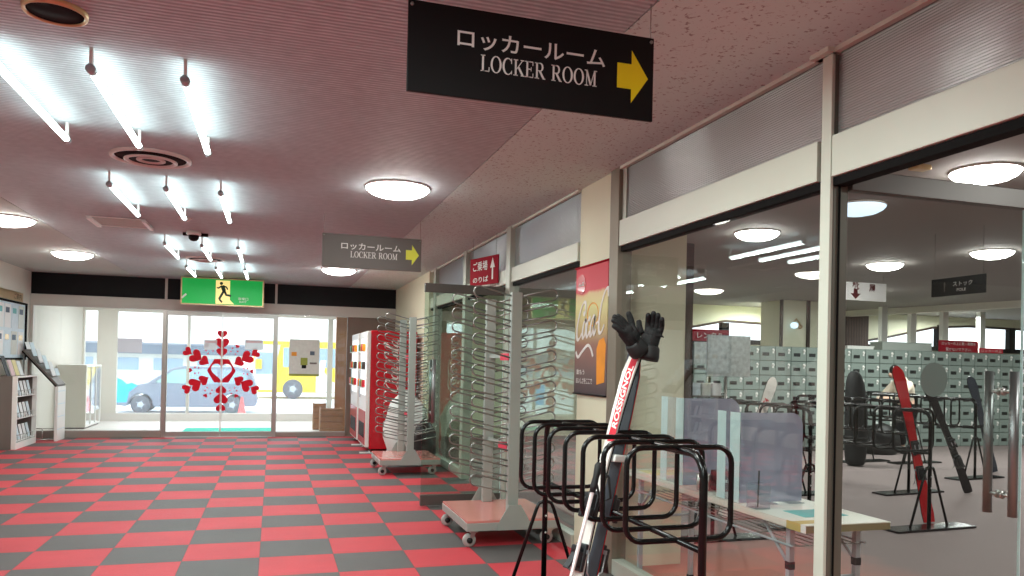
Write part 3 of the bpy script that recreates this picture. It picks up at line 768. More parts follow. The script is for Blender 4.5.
for P, wd in (([(-0.83, z1 - 0.12), (-0.80, z1 - 0.21)], 0.06), ([(-0.80, z1 - 0.20), (-0.84, z1 - 0.275), (-0.875, z1 - 0.345)], 0.036), ([(-0.80, z1 - 0.20), (-0.765, z1 - 0.275), (-0.69, z1 - 0.285)], 0.036),
              ([(-0.835, z1 - 0.125), (-0.89, z1 - 0.165), (-0.915, z1 - 0.155)], 0.024), ([(-0.815, z1 - 0.125), (-0.765, z1 - 0.145), (-0.745, z1 - 0.185)], 0.024), ([(-0.875, z1 - 0.345), (-0.83, z1 - 0.40)], 0.03)):
    mb.ribbon(P, wd, (0, g, 0), X, Z, (0, 0.002, 0))
mb.build('running_figure', m_exit_d, t)
text('非常口', 'japanese_lettering', m_letter, t, (-0.50, f, z0 + 0.125), X, Z, w=0.16, h=0.05, bold=0.01)
text('EXIT', 'english_lettering', m_letter, t, (-0.50, f, z0 + 0.075), X, Z, w=0.11, h=0.032, bold=0.01)
MB().ribbon([(-1.45, z0 + 0.10), (-1.38, z0 + 0.17)], 0.03, (0, f, 0), X, Z, (0, 0.002, 0)).build('mark', m_letter, t)

# ------------------------------------------------------------------ decal of hearts on the entrance doors
cx, cz, yd = -0.85, 1.145, YF + 0.006
t = thing('heart_decal', 'red snowflake made of hearts stuck on the entrance doors', 'decal', (cx, yd, cz))
for k in range(6):
    a = PI / 2 + k * PI / 3
    for rr, s in ((0.325, 0.180), (0.48, 0.235), (0.638, 0.165)):
        hx, hz = cx + rr * math.cos(a), cz + rr * math.sin(a)
        MB().prism(heart2d(hx, hz, s, a - PI / 2), (0, yd, 0), X, Z, (0, 0.003, 0)).build('heart', m_heart, t)
    a2 = a + PI / 6
    for rr, s in ((0.50, 0.075), (0.43, 0.035), (0.37, 0.03)):
        for off in ((0,) if rr > 0.45 else (-0.12, 0.12)):
            hx, hz = cx + rr * math.cos(a2 + off), cz + rr * math.sin(a2 + off)
            MB().prism(heart2d(hx, hz, s, a2 - PI / 2, 14), (0, yd, 0), X, Z, (0, 0.003, 0)).build('small_heart', m_heart, t)
out_, in_ = [], []
hs = heart2d(0, -0.005, 0.34, 0, 72)
for i, (hx, hz) in enumerate(hs):
    a = math.atan2(hz, hx); k = (a - PI / 6 + PI / 6) % (PI / 3) - PI / 6
    a_ = (a + PI / 6 + 2 * PI) % (PI / 3) - PI / 6
    r = 0.235 * math.cos(PI / 6) / math.cos(((a - 0) % (PI / 3)) - PI / 6)
    out_.append((cx + r * math.cos(a), cz + r * math.sin(a))); in_.append((cx + hx, cz + hz))
MB().ring(out_, in_, (0, yd, 0), X, Z, (0, 0.003, 0)).build('hexagon_frame', m_heart, t)

# papers on the entrance glass
t = thing('poster', 'pale grey printed poster on the glass right of the entrance doors', 'poster', (0.52, YF, 1.1))
a, b = onY(289.5, 339, YF), onY(319, 376.5, YF)
MB().box(a.x, b.x, YF + 0.010, YF + 0.018, b.z, a.z).build('sheet', m_poster, t)
MB().box(a.x, b.x, YF + 0.006, YF + 0.009, b.z, b.z + 0.04).build('lower_band', m_olive, t)
MB().box(a.x + 0.20, a.x + 0.32, YF + 0.006, YF + 0.009, b.z + 0.20, b.z + 0.33).build('picture', m_olive, t)
MB().box(a.x + 0.22, a.x + 0.30, YF + 0.006, YF + 0.009, b.z + 0.14, b.z + 0.20).build('figure_print', m_black, t)
MB().box(a.x + 0.04, a.x + 0.13, YF + 0.006, YF + 0.009, b.z + 0.36, b.z + 0.43).build('small_print', m_amber, t)
MB().box(a.x + 0.36, a.x + 0.44, YF + 0.006, YF + 0.009, b.z + 0.38, b.z + 0.45).build('emblem_print', m_farb, t)
MB().box(a.x + 0.36, a.x + 0.48, YF + 0.006, YF + 0.009, b.z + 0.22, b.z + 0.25).build('caption_print', m_grey, t)
def notice(lab, u0, v0, u1, v1, y, mat, head=None):
    a, b = onY(u0, v0, y), onY(u1, v1, y)
    o = tag(MB().box(a.x, b.x, y, y + 0.004, b.z, a.z).build('notice', mat), lab, 'notice')
    if head: MB().box(a.x + 0.02, b.x - 0.02, y - 0.003, y, a.z - 0.055, a.z - 0.02).build('heading', head, None if False else o)
    return o
notice('lilac grey notice stuck on the outer vestibule window', 118, 338, 142, 353, YO - 0.006, m_greysheet)
notice('small white notice above left arm of the heart snowflake', 204, 339.5, 217, 350, YF - 0.006, m_film_w, m_paper_p)
notice('small white notice above right arm of the heart snowflake', 245, 339.5, 263, 350, YF - 0.006, m_film_w, m_paper_p)
tag(SB('door_mat', m_mat, -1.55, 0.0, 14.75, 15.9, 0.0, 0.015), 'turquoise mat on the vestibule floor behind the entrance doors', 'mat')
bpy.data.objects['door_mat']['kind'] = 'thing'

# cabinet in the vestibule
t = thing('storage_cabinet', 'beige cabinet with a glass side in the vestibule, left', 'cabinet', (-3.5, 16.3, 0))
x0, x1 = -3.75, -3.275; zt = 1.18
MB().box(x0, x1, 15.85, 15.89, 0.03, zt).build('back_panel', m_beige_cab, t, bevel=0.004)
mb = MB(); mb.box(x0, x1, 15.89, 17.15, zt - 0.03, zt); mb.box(x0, x1, 15.89, 17.15, 0.03, 0.06); mb.box(x0, x0 + 0.02, 15.89, 17.15, 0.06, zt - 0.03)
for k in range(4): mb.box(x1 - 0.03, x1, 15.89 + k * 0.41, 15.92 + k * 0.41, 0.06, zt - 0.03)
mb.build('frame', m_white, t)
MB().box(x1 - 0.012, x1 - 0.006, 15.93, 17.11, 0.30, zt - 0.04).build('glass_pane', m_acryl_c, t)
MB().box(x0 + 0.03, x1 - 0.05, 15.91, 17.13, 0.50, 0.52).build('shelf', m_white, t)
MB().box(x0 + 0.03, x1 - 0.05, 15.91, 17.13, 0.82, 0.84).build('shelf', m_white, t)
MB().box(x0 + 0.02, x1 - 0.02, 15.90, 17.10, 0.0, 0.03).build('plinth', m_grey, t)

# wooden crates by the board column
def crate(lab, x0, x1, y0, y1, z1):
    t = thing('wooden_crate', lab, 'crate', ((x0 + x1) / 2, y0, 0), None)
    n = 4
    for k in range(n):
        a, b = z1 * k / n, z1 * (k + 1) / n - 0.012
        MB().box(x0, x1, y0, y0 + 0.02, a, b).build('slat', m_wood, t, bevel=0.003)
        MB().box(x0, x0 + 0.02, y0 + 0.022, y1, a, b).build('slat', m_wood, t, bevel=0.003)
        MB().box(x1 - 0.02, x1, y0 + 0.022, y1, a, b).build('slat', m_wood, t, bevel=0.003)
    MB().box(x0 + 0.02, x1 - 0.02, y0 + 0.022, y1, 0.01, z1 - 0.03).build('liner', m_woodcol, t)
crate('large wooden plank crate in the vestibule beside the pine column', 0.86, 1.26, 14.62, 15.0, 0.49)
crate('smaller wooden crate half hidden behind the large crate', 0.78, 1.02, 15.55, 15.9, 0.53)

# ------------------------------------------------------------------ left wall: stands and boards
def leaflet(mb_mat, p, w, h, tilt, ang, lab, grp):
    """a folded leaflet leaning back; p bottom centre, facing direction ang (radians, from +X)"""
    d = Vector((math.cos(ang), math.sin(ang), 0)); s = Vector((-d.y, d.x, 0)); up = (Z * math.cos(tilt) - d * math.sin(tilt)).normalized(); nn = s.cross(up)
    o = MB().obox(Vector(p) + up * (h / 2), s, nn, up, w, 0.006, h).build('leaflet', mb_mat)
    return tag(o, lab, 'leaflet', grp)
# low brochure stand, dark side towards the hall, open shelves facing right
t = thing('brochure_stand', 'grey sided brochure stand with white wire shelves at the left edge', 'brochure stand', (-3.55, 13.1, 0))
sx0, sx1, sy0, sy1, zt = -3.77, -3.46, 12.52, 13.50, 1.02
MB().box(sx0, sx1 - 0.06, sy0, sy0 + 0.025, 0.0, zt).build('side_panel', m_grey, t, bevel=0.003)
MB().box(sx0, sx1 - 0.06, sy1 - 0.025, sy1, 0.0, zt).build('side_panel', m_grey, t, bevel=0.003)
MB().box(sx0, sx1 - 0.06, sy0, sy1, zt, zt + 0.02).build('top', m_grey, t, bevel=0.003)
MB().box(sx0, sx0 + 0.02, sy0 + 0.03, sy1 - 0.03, 0.02, zt - 0.01).build('back_panel', m_white, t)
MB().prism([(sx1 - 0.06, 0), (sx1 + 0.0, 0), (sx1 + 0.0, zt), (sx1 - 0.06, zt)], (0, sy0, 0), X, Z, (0, 0.025, 0)).build('front_edge', m_white, t)
MB().box(sx1 - 0.06, sx1, sy1 - 0.025, sy1, 0, zt).build('front_edge', m_white, t)
MB().box(sx1 - 0.03, sx1, sy0 + 0.026, sy1 - 0.026, 0.0, 0.09).build('kick_board', m_white, t)
MB().box(sx1 - 0.06, sx1 + 0.004, sy0 - 0.002, sy1 + 0.002, zt + 0.0005, zt + 0.021).build('top_edge', m_white, t)
for k in range(3):
    z = 0.10 + 0.32 * k
    MB().prism([(sx0 + 0.03, z + 0.04), (sx1 - 0.02, z), (sx1 - 0.02, z + 0.012), (sx0 + 0.03, z + 0.055)], (0, sy0 + 0.03, 0), X, Z, (0, sy1 - sy0 - 0.06, 0)).build('shelf', m_white, t)
    mb = MB(); mb.tube([(sx1 - 0.02, sy0 + 0.03, z + 0.09), (sx1 - 0.02, sy1 - 0.03, z + 0.09)], 0.004, 6)
    for j in range(8): mb.tube([(sx1 - 0.02, sy0 + 0.05 + j * 0.115, z + 0.01), (sx1 - 0.02, sy0 + 0.05 + j * 0.115, z + 0.09)], 0.003, 6)
    mb.build('wire_guard', m_wire, t)
    for j in range(5):
        leaflet((m_paper, m_paper_b, m_paper)[j % 3], (sx1 - 0.045, sy0 + 0.13 + j * 0.165, z + 0.022), 0.11, 0.21, 0.22, 0, 'white folded leaflet standing in the low brochure stand by the left wall', 'leaflets in the low brochure stand')
# leaflets and holders on its top
for k, (y, mm, hgt, lab) in enumerate(((12.62, m_black, 0.30, 'black display card on the brochure stand top, nearest'), (12.85, m_paper_p, 0.24, 'pale pink leaflet stack on the brochure stand top'), (13.05, m_paper_y, 0.24, 'yellow leaflet on the brochure stand top'), (13.25, m_paper, 0.22, 'white leaflet on the brochure stand top, farthest'))):
    leaflet(mm, (-3.60, y, zt + 0.022), 0.16, hgt, 0.30, 0.0, lab, None)
# sloping leaflet rack fixed towards the wall
t = thing('leaflet_rack', 'sloping leaflet rack with white front panel before the entrance glass', 'brochure stand', (-3.4, 13.9, 0))
ya, yb = 13.66, 14.14
MB().prism([(-3.72, 1.405), (-3.24, 0.86), (-3.22, 0.89), (-3.70, 1.435)], (0, ya, 0), X, Z, (0, yb - ya, 0)).build('sloping_board', m_grey, t)
MB().box(-3.255, -3.215, ya, yb, 0.0, 0.86).build('front_panel', m_white, t)
mb = MB()
for k in range(4): mb.box(-3.214, -3.210, ya + 0.01, yb - 0.01, 0.18 + 0.2 * k, 0.19 + 0.2 * k)
mb.build('panel_rib', m_paper_b, t)
mb = MB(); mb.tube([(-3.74, ya + 0.02, 0.03), (-3.26, ya + 0.02, 0.03)], 0.012, 8); mb.tube([(-3.74, ya + 0.02, 0.2), (-3.26, ya + 0.02, 0.2)], 0.010, 8); mb.tube([(-3.70, ya + 0.02, 0.0), (-3.70, ya + 0.02, 1.36)], 0.012, 8); mb.tube([(-3.42, ya + 0.02, 0.03), (-3.42, ya + 0.02, 0.2)], 0.010, 8)
mb.build('steel_frame', m_steel, t)
MB().prism([(-3.725, 1.395), (-3.25, 0.855), (-3.235, 0.865), (-3.715, 1.415)], (0, ya - 0.012, 0), X, Z, (0, 0.01, 0)).build('edge_trim', m_steel_d, t)
sl = Vector((0.52, 0, -0.54)).normalized()
for k in range(5):
    for j in range(2):
        c = Vector((-3.68 + 0.09 * k, ya + 0.12 + 0.23 * j, 1.425 - 0.102 * k)) + Vector((0.02, 0, 0.015))
        up = (Z * 0.92 - X * 0.30).normalized(); s = Y; nn = s.cross(up)
        o = MB().obox(c + up * 0.055, s, nn, up, 0.20, 0.008, 0.12).build('leaflet', (m_paper, m_paper_b)[(k + j) % 2])
        tag(o, 'white leaflet resting in the sloping leaflet rack by the entrance glass', 'leaflet', 'leaflets on the sloping rack')
# notice board and plates on the left wall
t = thing('notice_board', 'grey framed notice board covered with pale sheets on the left wall', 'notice board', (XL, 13.2, 1.3))
by0, by1, bz0, bz1 = 12.55, 13.90, 1.30, 2.13
MB().box(XL, XL + 0.02, by0, by1, bz0, bz1).build('backing', m_paper_b, t)
mb = MB()
for a in ((by0 - 0.03, by0, bz0 - 0.03, bz1 + 0.03), (by1, by1 + 0.035, bz0 - 0.03, bz1 + 0.03), (by0, by1, bz0 - 0.03, bz0), (by0, by1, bz1, bz1 + 0.03)): mb.box(XL, XL + 0.045, *a)
mb.build('frame', m_steel_d, t, bevel=0.004)
k = 0
for i in range(4):
    for j in range(2):
        y0 = by0 + 0.06 + i * 0.32; z0_ = bz0 + 0.05 + j * 0.40
        MB().box(XL + 0.02, XL + 0.024, y0, y0 + 0.27, z0_, z0_ + 0.35).build('sheet', (m_paper, m_paper_b, m_poster, m_paper)[(i + j * 3) % 4], t)
        MB().box(XL + 0.0245, XL + 0.026, y0 + 0.03, y0 + 0.20, z0_ + 0.22, z0_ + 0.30).build('printed_block', (m_farb, m_teal, m_brass, m_farb)[(i * 2 + j) % 4], t)
t = thing('wall_sign', 'cream wall sign with brown lettering above the notice board', 'sign', (XL, 13.3, 2.2))
MB().box(XL, XL + 0.02, 12.70, 13.78, 2.17, 2.31).build('board', m_brass, t, bevel=0.003)
text('ご案内', 'lettering', m_darkwood, t, (XL + 0.023, 13.50, 2.24), Y, Z, w=0.36, h=0.09)
tag(MB().box(XL, XL + 0.006, 13.97, 14.16, 1.30, 1.52).build('paper_notice', m_paper_b), 'small white paper on the wall between the notice board and the entrance glass', 'notice')
# ------------------------------------------------------------------ open glass doors of the partition
def glass_door(name, y, x0, x1, ztop, zbot, xh, zh0, zh1, gmat, hmat, disc=None):
    d = MB().box(x0, x1, y - 0.022, y + 0.022, ztop - 0.085, ztop).build(name, m_rail, bevel=0.003); struct(d)
    MB().box(x0 + 0.005, x1, y - 0.005, y + 0.005, zbot + 0.10, ztop - 0.085).build('glass_pane', gmat, d)
    MB().box(x0, x1, y - 0.022, y + 0.022, zbot, zbot + 0.10).build('bottom_rail', m_rail, d, bevel=0.003)
    for s in (-1, 1):
        h = MB().tube([(xh, y + s * 0.062, zh0), (xh, y + s * 0.062, zh1)], 0.019, 16).build('handle', hmat, d)
        mb = MB()
        for z in (zh0 + 0.09, zh1 - 0.09): mb.tube([(xh, y + s * 0.006, z), (xh, y + s * 0.062, z)], 0.008, 10); mb.lathe([(0.0, -0.004), (0.018, -0.004), (0.018, 0.004), (0, 0.004)], (xh, y + s * 0.012, z), 'Y', 14)
        mb.build('handle_mount', m_steel, h)
    MB().box(x1 + 0.0005, x1 + 0.004, y - 0.006, y + 0.006, zbot + 0.10, ztop - 0.085).build('edge_strip', m_acryl_e, d)
    if disc: MB().lathe([(0, -0.0065), (disc[1], -0.0065), (disc[1], -0.0052), (0, -0.0052)], (disc[0], y, disc[2]), 'Y', 32, smooth=False).build('round_sticker', m_disc, d)
    return d
glass_door('door_3', 2.63, 2.262, 3.222, 2.205, 0.01, 3.108, 0.75, 1.388, m_glass, m_handle, (2.72, 0.074, 1.345))
glass_door('door_4', 7.23, 1.362, 2.148, 2.125, 0.012, 1.455, 0.80, 1.40, m_glass_g, m_handle)

# ------------------------------------------------------------------ vending machines
def vending(lab, x0, x1, y0, y1, zt, cola):
    t = thing('vending_machine', lab, 'vending machine', ((x0 + x1) / 2, (y0 + y1) / 2, 0))
    MB().box(x0 + 0.06, x1, y0, y1, 0.06, zt).build('body', m_coke, t, bevel=0.012)
    MB().box(x0, x0 + 0.058, y0 + 0.004, y1 - 0.004, 0.09, zt - 0.01).build('door', m_white, t, bevel=0.01)
    mb = MB()
    MB().box(x0 - 0.006, x0, y0 + 0.07, y1 - 0.22, 0.86, zt - 0.12).build('display_window', m_vfront, t)
    MB().box(x0 - 0.008, x0, y0 + 0.04, y1 - 0.04, 0.12, 0.62).build('lower_panel', m_coke, t)
    MB().box(x0 - 0.012, x0 - 0.006, y0 + 0.12, y1 - 0.14, 0.22, 0.44).build('delivery_flap', m_black, t)
    MB().box(x0 - 0.010, x0, y1 - 0.19, y1 - 0.06, 0.80, 1.35).build('coin_panel', m_steel, t)
    for r in range(3):
        for k in range(6):
            yy = y0 + 0.13 + k * (y1 - y0 - 0.36) / 5.5; z = 0.98 + r * 0.27
            MB().lathe([(0.0, 0), (0.026, 0), (0.028, 0.01), (0.028, 0.09), (0.02, 0.105), (0.02, 0.11), (0, 0.11)], (x0 - 0.03, yy, z), 'Z', 10).build('drink_can', (m_coke, m_olive, m_darkwood, m_teal, m_amber, m_coke)[(k + r * 2) % 6], t)
    for r in range(3): MB().box(x0 - 0.055, x0 - 0.006, y0 + 0.07, y1 - 0.22, 0.965 + r * 0.27, 0.978 + r * 0.27).build('display_shelf', m_white, t)
    for yy in (y0 + 0.06, y1 - 0.06):
        for xx in (x0 + 0.08, x1 - 0.08):
            MB().lathe([(0.03, 0), (0.03, 0.012), (0.014, 0.02), (0.014, 0.06)], (xx, yy, 0), 'Z', 12).build('foot', m_steel, t)
    MB().box(x0 - 0.07, x0 + 0.10, y0 + 0.02, y0 + 0.10, 0, 0.014).build('anchor_plate', m_white, t)
    if cola:
        script_text(MB(), (1.795, y0 - 0.0035, 0.90), Z, -X, (0, 0.003, 0), 0.84).build('cola_lettering', m_letter, t)
    return t
vending('red vending machine with white flowing lettering on its side, nearer of two', 1.33, 2.08, 11.54, 12.50, 1.83, True)
vending('white fronted vending machine beyond the red one, nearer the entrance', 1.32, 2.08, 12.66, 13.74, 1.83, False)

# ------------------------------------------------------------------ wheeled wire racks
def wire_rack(lab, cx, cy):
    t = thing('drying_rack', lab, 'rack', (cx, cy, 0), 'wheeled wire drying racks')
    hx, hy = 0.365, 0.43
    MB().box(cx - hx, cx + hx, cy - hy, cy + hy, 0.185, 0.20).build('deck', m_pink, t)
    mb = MB()
    for a in ((-hx - 0.004, -hx + 0.03, -hy, hy), (hx - 0.03, hx + 0.004, -hy, hy), (-hx, hx, -hy - 0.004, -hy + 0.03), (-hx, hx, hy - 0.03, hy + 0.004)):
        mb.box(cx + a[0], cx + a[1], cy + a[2], cy + a[3], 0.125, 0.184)
    mb.build('base_frame', m_rackpost, t, bevel=0.003)
    for sx in (-1, 1):
        for sy in (-1, 1):
            px, py = cx + sx * (hx - 0.06), cy + sy * (hy - 0.05)
            c = MB().box(px - 0.03, px + 0.03, py - 0.03, py + 0.03, 0.112, 0.125)
            [c.prism([(-0.045, 0.045), (-0.022, 0.040), (0.018, 0.112), (-0.02, 0.112)], (px, py + q_, 0), X, Z, (0, 0.004, 0)) for q_ in (-0.024, 0.020)]
            c = c.build('caster', m_steel, t)
            MB().lathe([(0.0, -0.016), (0.034, -0.016), (0.05, -0.012), (0.052, 0), (0.05, 0.012), (0.034, 0.016), (0, 0.016)], (px - 0.03, py, 0.052), 'Y', 20).build('wheel', m_greyrub, c)
            MB().lathe([(0.0, -0.026), (0.022, -0.026), (0.022, 0.019), (0, 0.019)], (px - 0.03, py, 0.052), 'Y', 14).build('hub', m_rub, c)
    for s in (-1, 1):
        py = cy + s * 0.36
        MB().box(cx - 0.042, cx + 0.042, py - 0.026, py + 0.026, 0.20, 1.92).build('post', m_rackpost, t, bevel=0.004)
        MB().prism([(-0.13, 0.125), (0.13, 0.125), (0.13, 0.17), (0.048, 0.31), (-0.048, 0.31), (-0.13, 0.17)], (cx, py + s * 0.072 - (0 if s > 0 else 0.006), 0), X, Z, (0, 0.006, 0)).build('gusset', m_rackpost, t)
        for k in range(13):
            z = 0.40 + k * 0.118
            for sx in (-1, 1):
                x0, x1 = cx + sx * 0.03, cx + sx * 0.335; r = 0.042; yy = py + sx * 0.0
                rise = 0.055; P = [(x0, yy, z)]
                P.append((x1 - sx * r, yy, z + rise))
                for q in range(1, 6):
                    a = -PI / 2 + PI * q / 6
                    P.append((x1 - sx * r + sx * r * math.cos(a), yy, z + rise + r + r * math.sin(a)))
                P.append((x1 - sx * r, yy, z + rise + 2 * r)); P.append((x0, yy, z + 2 * r - 0.01))
                h = MB().tube(P, 0.0064, 6).build('wire_hook', m_wire, t)
    for z in (0.72, 1.42):
        MB().box(cx - 0.012, cx + 0.012, cy - 0.33, cy + 0.33, z, z + 0.03).build('cross_bar', m_rackpost, t)
    for z in (0.70, 1.405):
        MB().box(cx - 0.03, cx + 0.03, cy - 0.28, cy - 0.05, z - 0.005, z + 0.05).build('ribbon', m_tag, t, bevel=0.004)
    return t
wire_rack('tall wheeled wire drying rack nearest, beside the open glass door', 1.765, 5.96)
wire_rack('tall wheeled wire drying rack farther away, before the red vending machine', 1.62, 9.68)

# sacks behind the farther rack
def sack(name, lab, cat, c, rx, ry, hgt, mat, seed):
    r = random.Random(seed); prof = []; n = 22; mb = MB(); vs = []; fs = []; K = 12
    for i in range(K + 1):
        t_ = i / K; w = (0.90 + 0.2 * math.sin(PI * min(1, t_ * 1.2))) * (1 if t_ < 0.72 else max(0.12, math.cos((t_ - 0.72) / 0.28 * PI / 2 * 0.95)))
        for j in range(n):
            a = 2 * PI * j / n; f = 1 + 0.07 * math.sin(3 * a + i) + r.uniform(-0.04, 0.04)
            vs.append((c[0] + rx * w * f * math.cos(a), c[1] + ry * w * f * math.sin(a), hgt * t_ + (r.uniform(-0.012, 0.012) if 0 < i < K else 0)))
    for i in range(K):
        for j in range(n): fs.append((i * n + j, i * n + (j + 1) % n, (i + 1) * n + (j + 1) % n, (i + 1) * n + j))
    fs.append(tuple(reversed(range(n)))); fs.append(tuple(K * n + j for j in range(n)))
    o = mb.add(vs, fs, True).build(name, mat); return tag(o, lab, cat)
sack('plastic_sack', 'bulging white plastic sack behind the farther drying rack', 'sack', (1.80, 10.75, 0), 0.27, 0.26, 0.98, m_sack, 3)
sack('plastic_sack', 'black plastic sack on the floor beside the white sack by the wall', 'sack', (1.98, 10.26, 0), 0.14, 0.15, 0.62, m_blackbag, 5)

# ------------------------------------------------------------------ red hanging sign over the door, banner on the pillar
y = 8.0
t = thing('hanging_sign', 'red hanging sign with white arrow pointing up, above the nearest drying rack', 'sign', (2.12, y, 2.2))
Av = Vector((2.0, 8.0, 0)); Bv = Vector((2.15, 7.45, 0)); av = (Bv - Av).normalized(); nv = av.cross(Z)
c = (Av + Bv) / 2; W = (Bv - Av).length
MB().obox((c.x, c.y, 2.335), av, nv, Z, W, 0.012, 0.29).build('board', m_redsign, t)
fo = Vector((c.x, c.y, 2.335)) + nv * 0.0075
MB().prism([(-0.012, -0.10), (0.012, -0.10), (0.012, 0.02), (0.045, 0.02), (0, 0.12), (-0.045, 0.02), (-0.012, 0.02)], fo + av * (W * 0.32), av, Z, nv * 0.002).build('arrow', m_letter, t)
text('ご乗場', 'lettering', m_letter, t, fo - av * (W * 0.12) + Z * 0.055, av, Z, w=W * 0.52, h=0.10, bold=0.01)
text('のりば', 'small_lettering', m_letter, t, fo - av * (W * 0.10) - Z * 0.085, av, Z, w=W * 0.55, h=0.06, bold=0.01)
mb = MB()
for s in (-1, 1): mb.tube([fo + av * (s * W * 0.42) - nv * 0.008 + Z * 0.14, (fo + av * (s * W * 0.42) - nv * 0.008).to_2d().to_3d() + Z * CZ], 0.0018, 6)
mb.build('wire', m_wire, t)

xb = PX - 0.0145
t = thing('banner', 'cola banner with red top hanging on the cream pillar', 'banner', (xb, 5.09, 1.16))
by0, by1, bz0, bz1 = 4.815, 5.395, 1.165, 2.10
m_banner = grad_mat('printed_banner', bz0, bz1, [(0.0, rgb(70, 58, 62)), (0.16, rgb(112, 92, 90)), (0.38, rgb(150, 108, 96)), (0.50, rgb(190, 170, 118)), (0.68, rgb(216, 212, 150)), (0.775, rgb(214, 190, 140)), (0.80, rgb(205, 60, 76)), (1.0, rgb(200, 34, 58))], noise=0.06)
# the gradient reads world height, so the sheet keeps its origin at the world origin
MB().box(xb, xb + 0.006, by0, by1, bz0, bz1).build('printed_sheet', m_banner, t).matrix_parent_inverse = Matrix.Identity(4)
sh = bpy.data.objects['printed_sheet']
for v in sh.data.vertices: v.co += t.location
sh.location = -t.location
MB().tube([(xb - 0.002, by0 - 0.01, bz1), (xb - 0.002, by1 + 0.01, bz1)], 0.008, 8).build('top_rod', m_redsign, t)
MB().tube([(xb - 0.002, by0 - 0.01, bz0), (xb - 0.002, by1 + 0.01, bz0)], 0.006, 8).build('bottom_rod', m_black, t)
MB().prism(arc(0, 0, 0.075, 0.075, 0, 360, 28)[:-1], (xb - 0.003, by1 - 0.11, bz1 - 0.13), -Y, Z, (0.0025, 0, 0)).build('round_emblem', m_coke, t)
script_text(MB(), (xb - 0.0045, by1 - 0.06, bz1 - 0.14), -Y, Z, (0.0015, 0, 0), 0.105, False).build('small_cola_lettering', m_letter, t)
script_text(MB(), (xb - 0.004, by1 - 0.015, 1.56), -Y * 1.0 + Z * 0.10, Z * 1.5, (0.0025, 0, 0), 0.80, False, 7).build('cola_lettering', m_letter, t)
mb = MB(); mb.ribbon(catmull([(0.02, 0.0), (0.06, -0.04), (0.14, 0.0), (0.24, 0.045), (0.30, 0.02), (0.34, -0.035)], 6), 0.022, (xb - 0.004, by1 - 0.01, 1.475), -Y, Z, (0.0025, 0, 0)); mb.build('swash', m_letter, t)
MB().prism([(0.0, 0.0), (0.13, 0.02), (0.145, 0.28), (0.11, 0.33), (0.03, 0.31), (-0.01, 0.25)], (xb - 0.002, by0 + 0.16, 1.24), -Y, Z, (0.0018, 0, 0)).build('orange_glass_print', m_amber, t)
MB().ring(arc(0, 0, 0.10, 0.085, 0, 360, 28)[:-1], arc(0, 0, 0.092, 0.078, 0, 360, 28)[:-1], (xb - 0.002, by1 - 0.33, 1.74), -Y, Z, (0.0018, 0, 0)).build('bubble_print', m_amber, t)
text('飲もう', 'lettering', m_letter, t, (xb - 0.003, by1 - 0.13, 1.325), -Y, Z, w=0.15, h=0.042, bold=0.015)
text('おいしさをここで', 'lettering', m_letter, t, (xb - 0.003, by1 - 0.20, 1.262), -Y, Z, w=0.30, h=0.042, bold=0.015)

# ------------------------------------------------------------------ black ski racks
def ski_rack():
    """runs along +Y from the near post at the origin"""
    t = thing('ski_rack', 'x', 'ski rack', (0, 0, 0), 'black ski racks')
    Ln, top, low = 1.78, 1.035, 0.665
    P = [(0, 0, 0.02), (0, 0, top - 0.09)] + [(0, 0.09 - 0.09 * math.cos(a), top - 0.09 + 0.09 * math.sin(a)) for a in (PI / 8, PI / 4, 3 * PI / 8, PI / 2)]
    P += [(0, Ln - 0.09 + 0.09 * math.sin(a), top - 0.09 + 0.09 * math.cos(a)) for a in (0, PI / 8, PI / 4, 3 * PI / 8, PI / 2)] + [(0, Ln, 0.02)]
    MB().tube(P, 0.0165, 12).build('frame', m_rackblk, t)
    MB().tube([(0, 0.01, low), (0, Ln - 0.01, low)], 0.013, 10).build('lower_bar', m_rackblk, t)
    for k in range(7):
        y = 0.18 + 0.225 * k
        Q = [(x, y, z) for x, z in rrect(-0.24, 0.24, low + 0.005, top + 0.012, 0.07, 5)]
        MB().tube(Q, 0.0115, 10, closed=True).build('hoop', m_rackblk, t)
    for y in (0, Ln):
        MB().box(-0.46, 0.46, y - 0.10, y + 0.10, 0, 0.02).build('base_plate', m_rackblk, t, bevel=0.004)
        Q = [(-0.22, y, 0.02), (-0.055, y, 0.50)] + [(0.055 * -math.cos(a), y, 0.50 + 0.05 * math.sin(a)) for a in (PI / 4, PI / 2, 3 * PI / 4)] + [(0.055, y, 0.50), (0.22, y, 0.02)]
        MB().tube(Q, 0.011, 10).build('brace', m_rackblk, t)
        mb = MB()
        for z in (0.36, 0.46): mb.lathe([(0, -0.003), (0.007, -0.002), (0.007, 0.0), (0, 0.003)], (0.0, y - 0.0175, z), 'Y', 10)
        mb.build('bolt', m_steel, t)
    return t
rk = ski_rack()
rk.location = (1.595, 2.61, 0); rk['label'] = 'black ski rack in the foreground before the glass pane, skis leaning in it'
RK = [(5.57, 5.40, 0.06, 'black ski rack through the open door, holding the long red ski'),
      (6.98, 7.06, 0.10, 'black ski rack behind the red ski rack, to its right'),
      (3.40, 5.42, 0.02, 'black ski rack behind the acrylic screens on the table'),
      (5.55, 8.7, 0.10, 'black ski rack seen just right of the near steel post'),
      (8.9, 7.9, 0.12, 'black ski rack seen between the steel door handles'),
      (4.56, 5.72, 0.0, 'black ski rack whose hoops show right of the near acrylic screen'),
      (9.4, 9.4, 0.08, 'black ski rack farthest back before the lockers')]
for x, y, a, lab in RK:
    c = copy_tree(rk); c.location = (x, y, 0); c.rotation_euler.z = a; c['label'] = lab

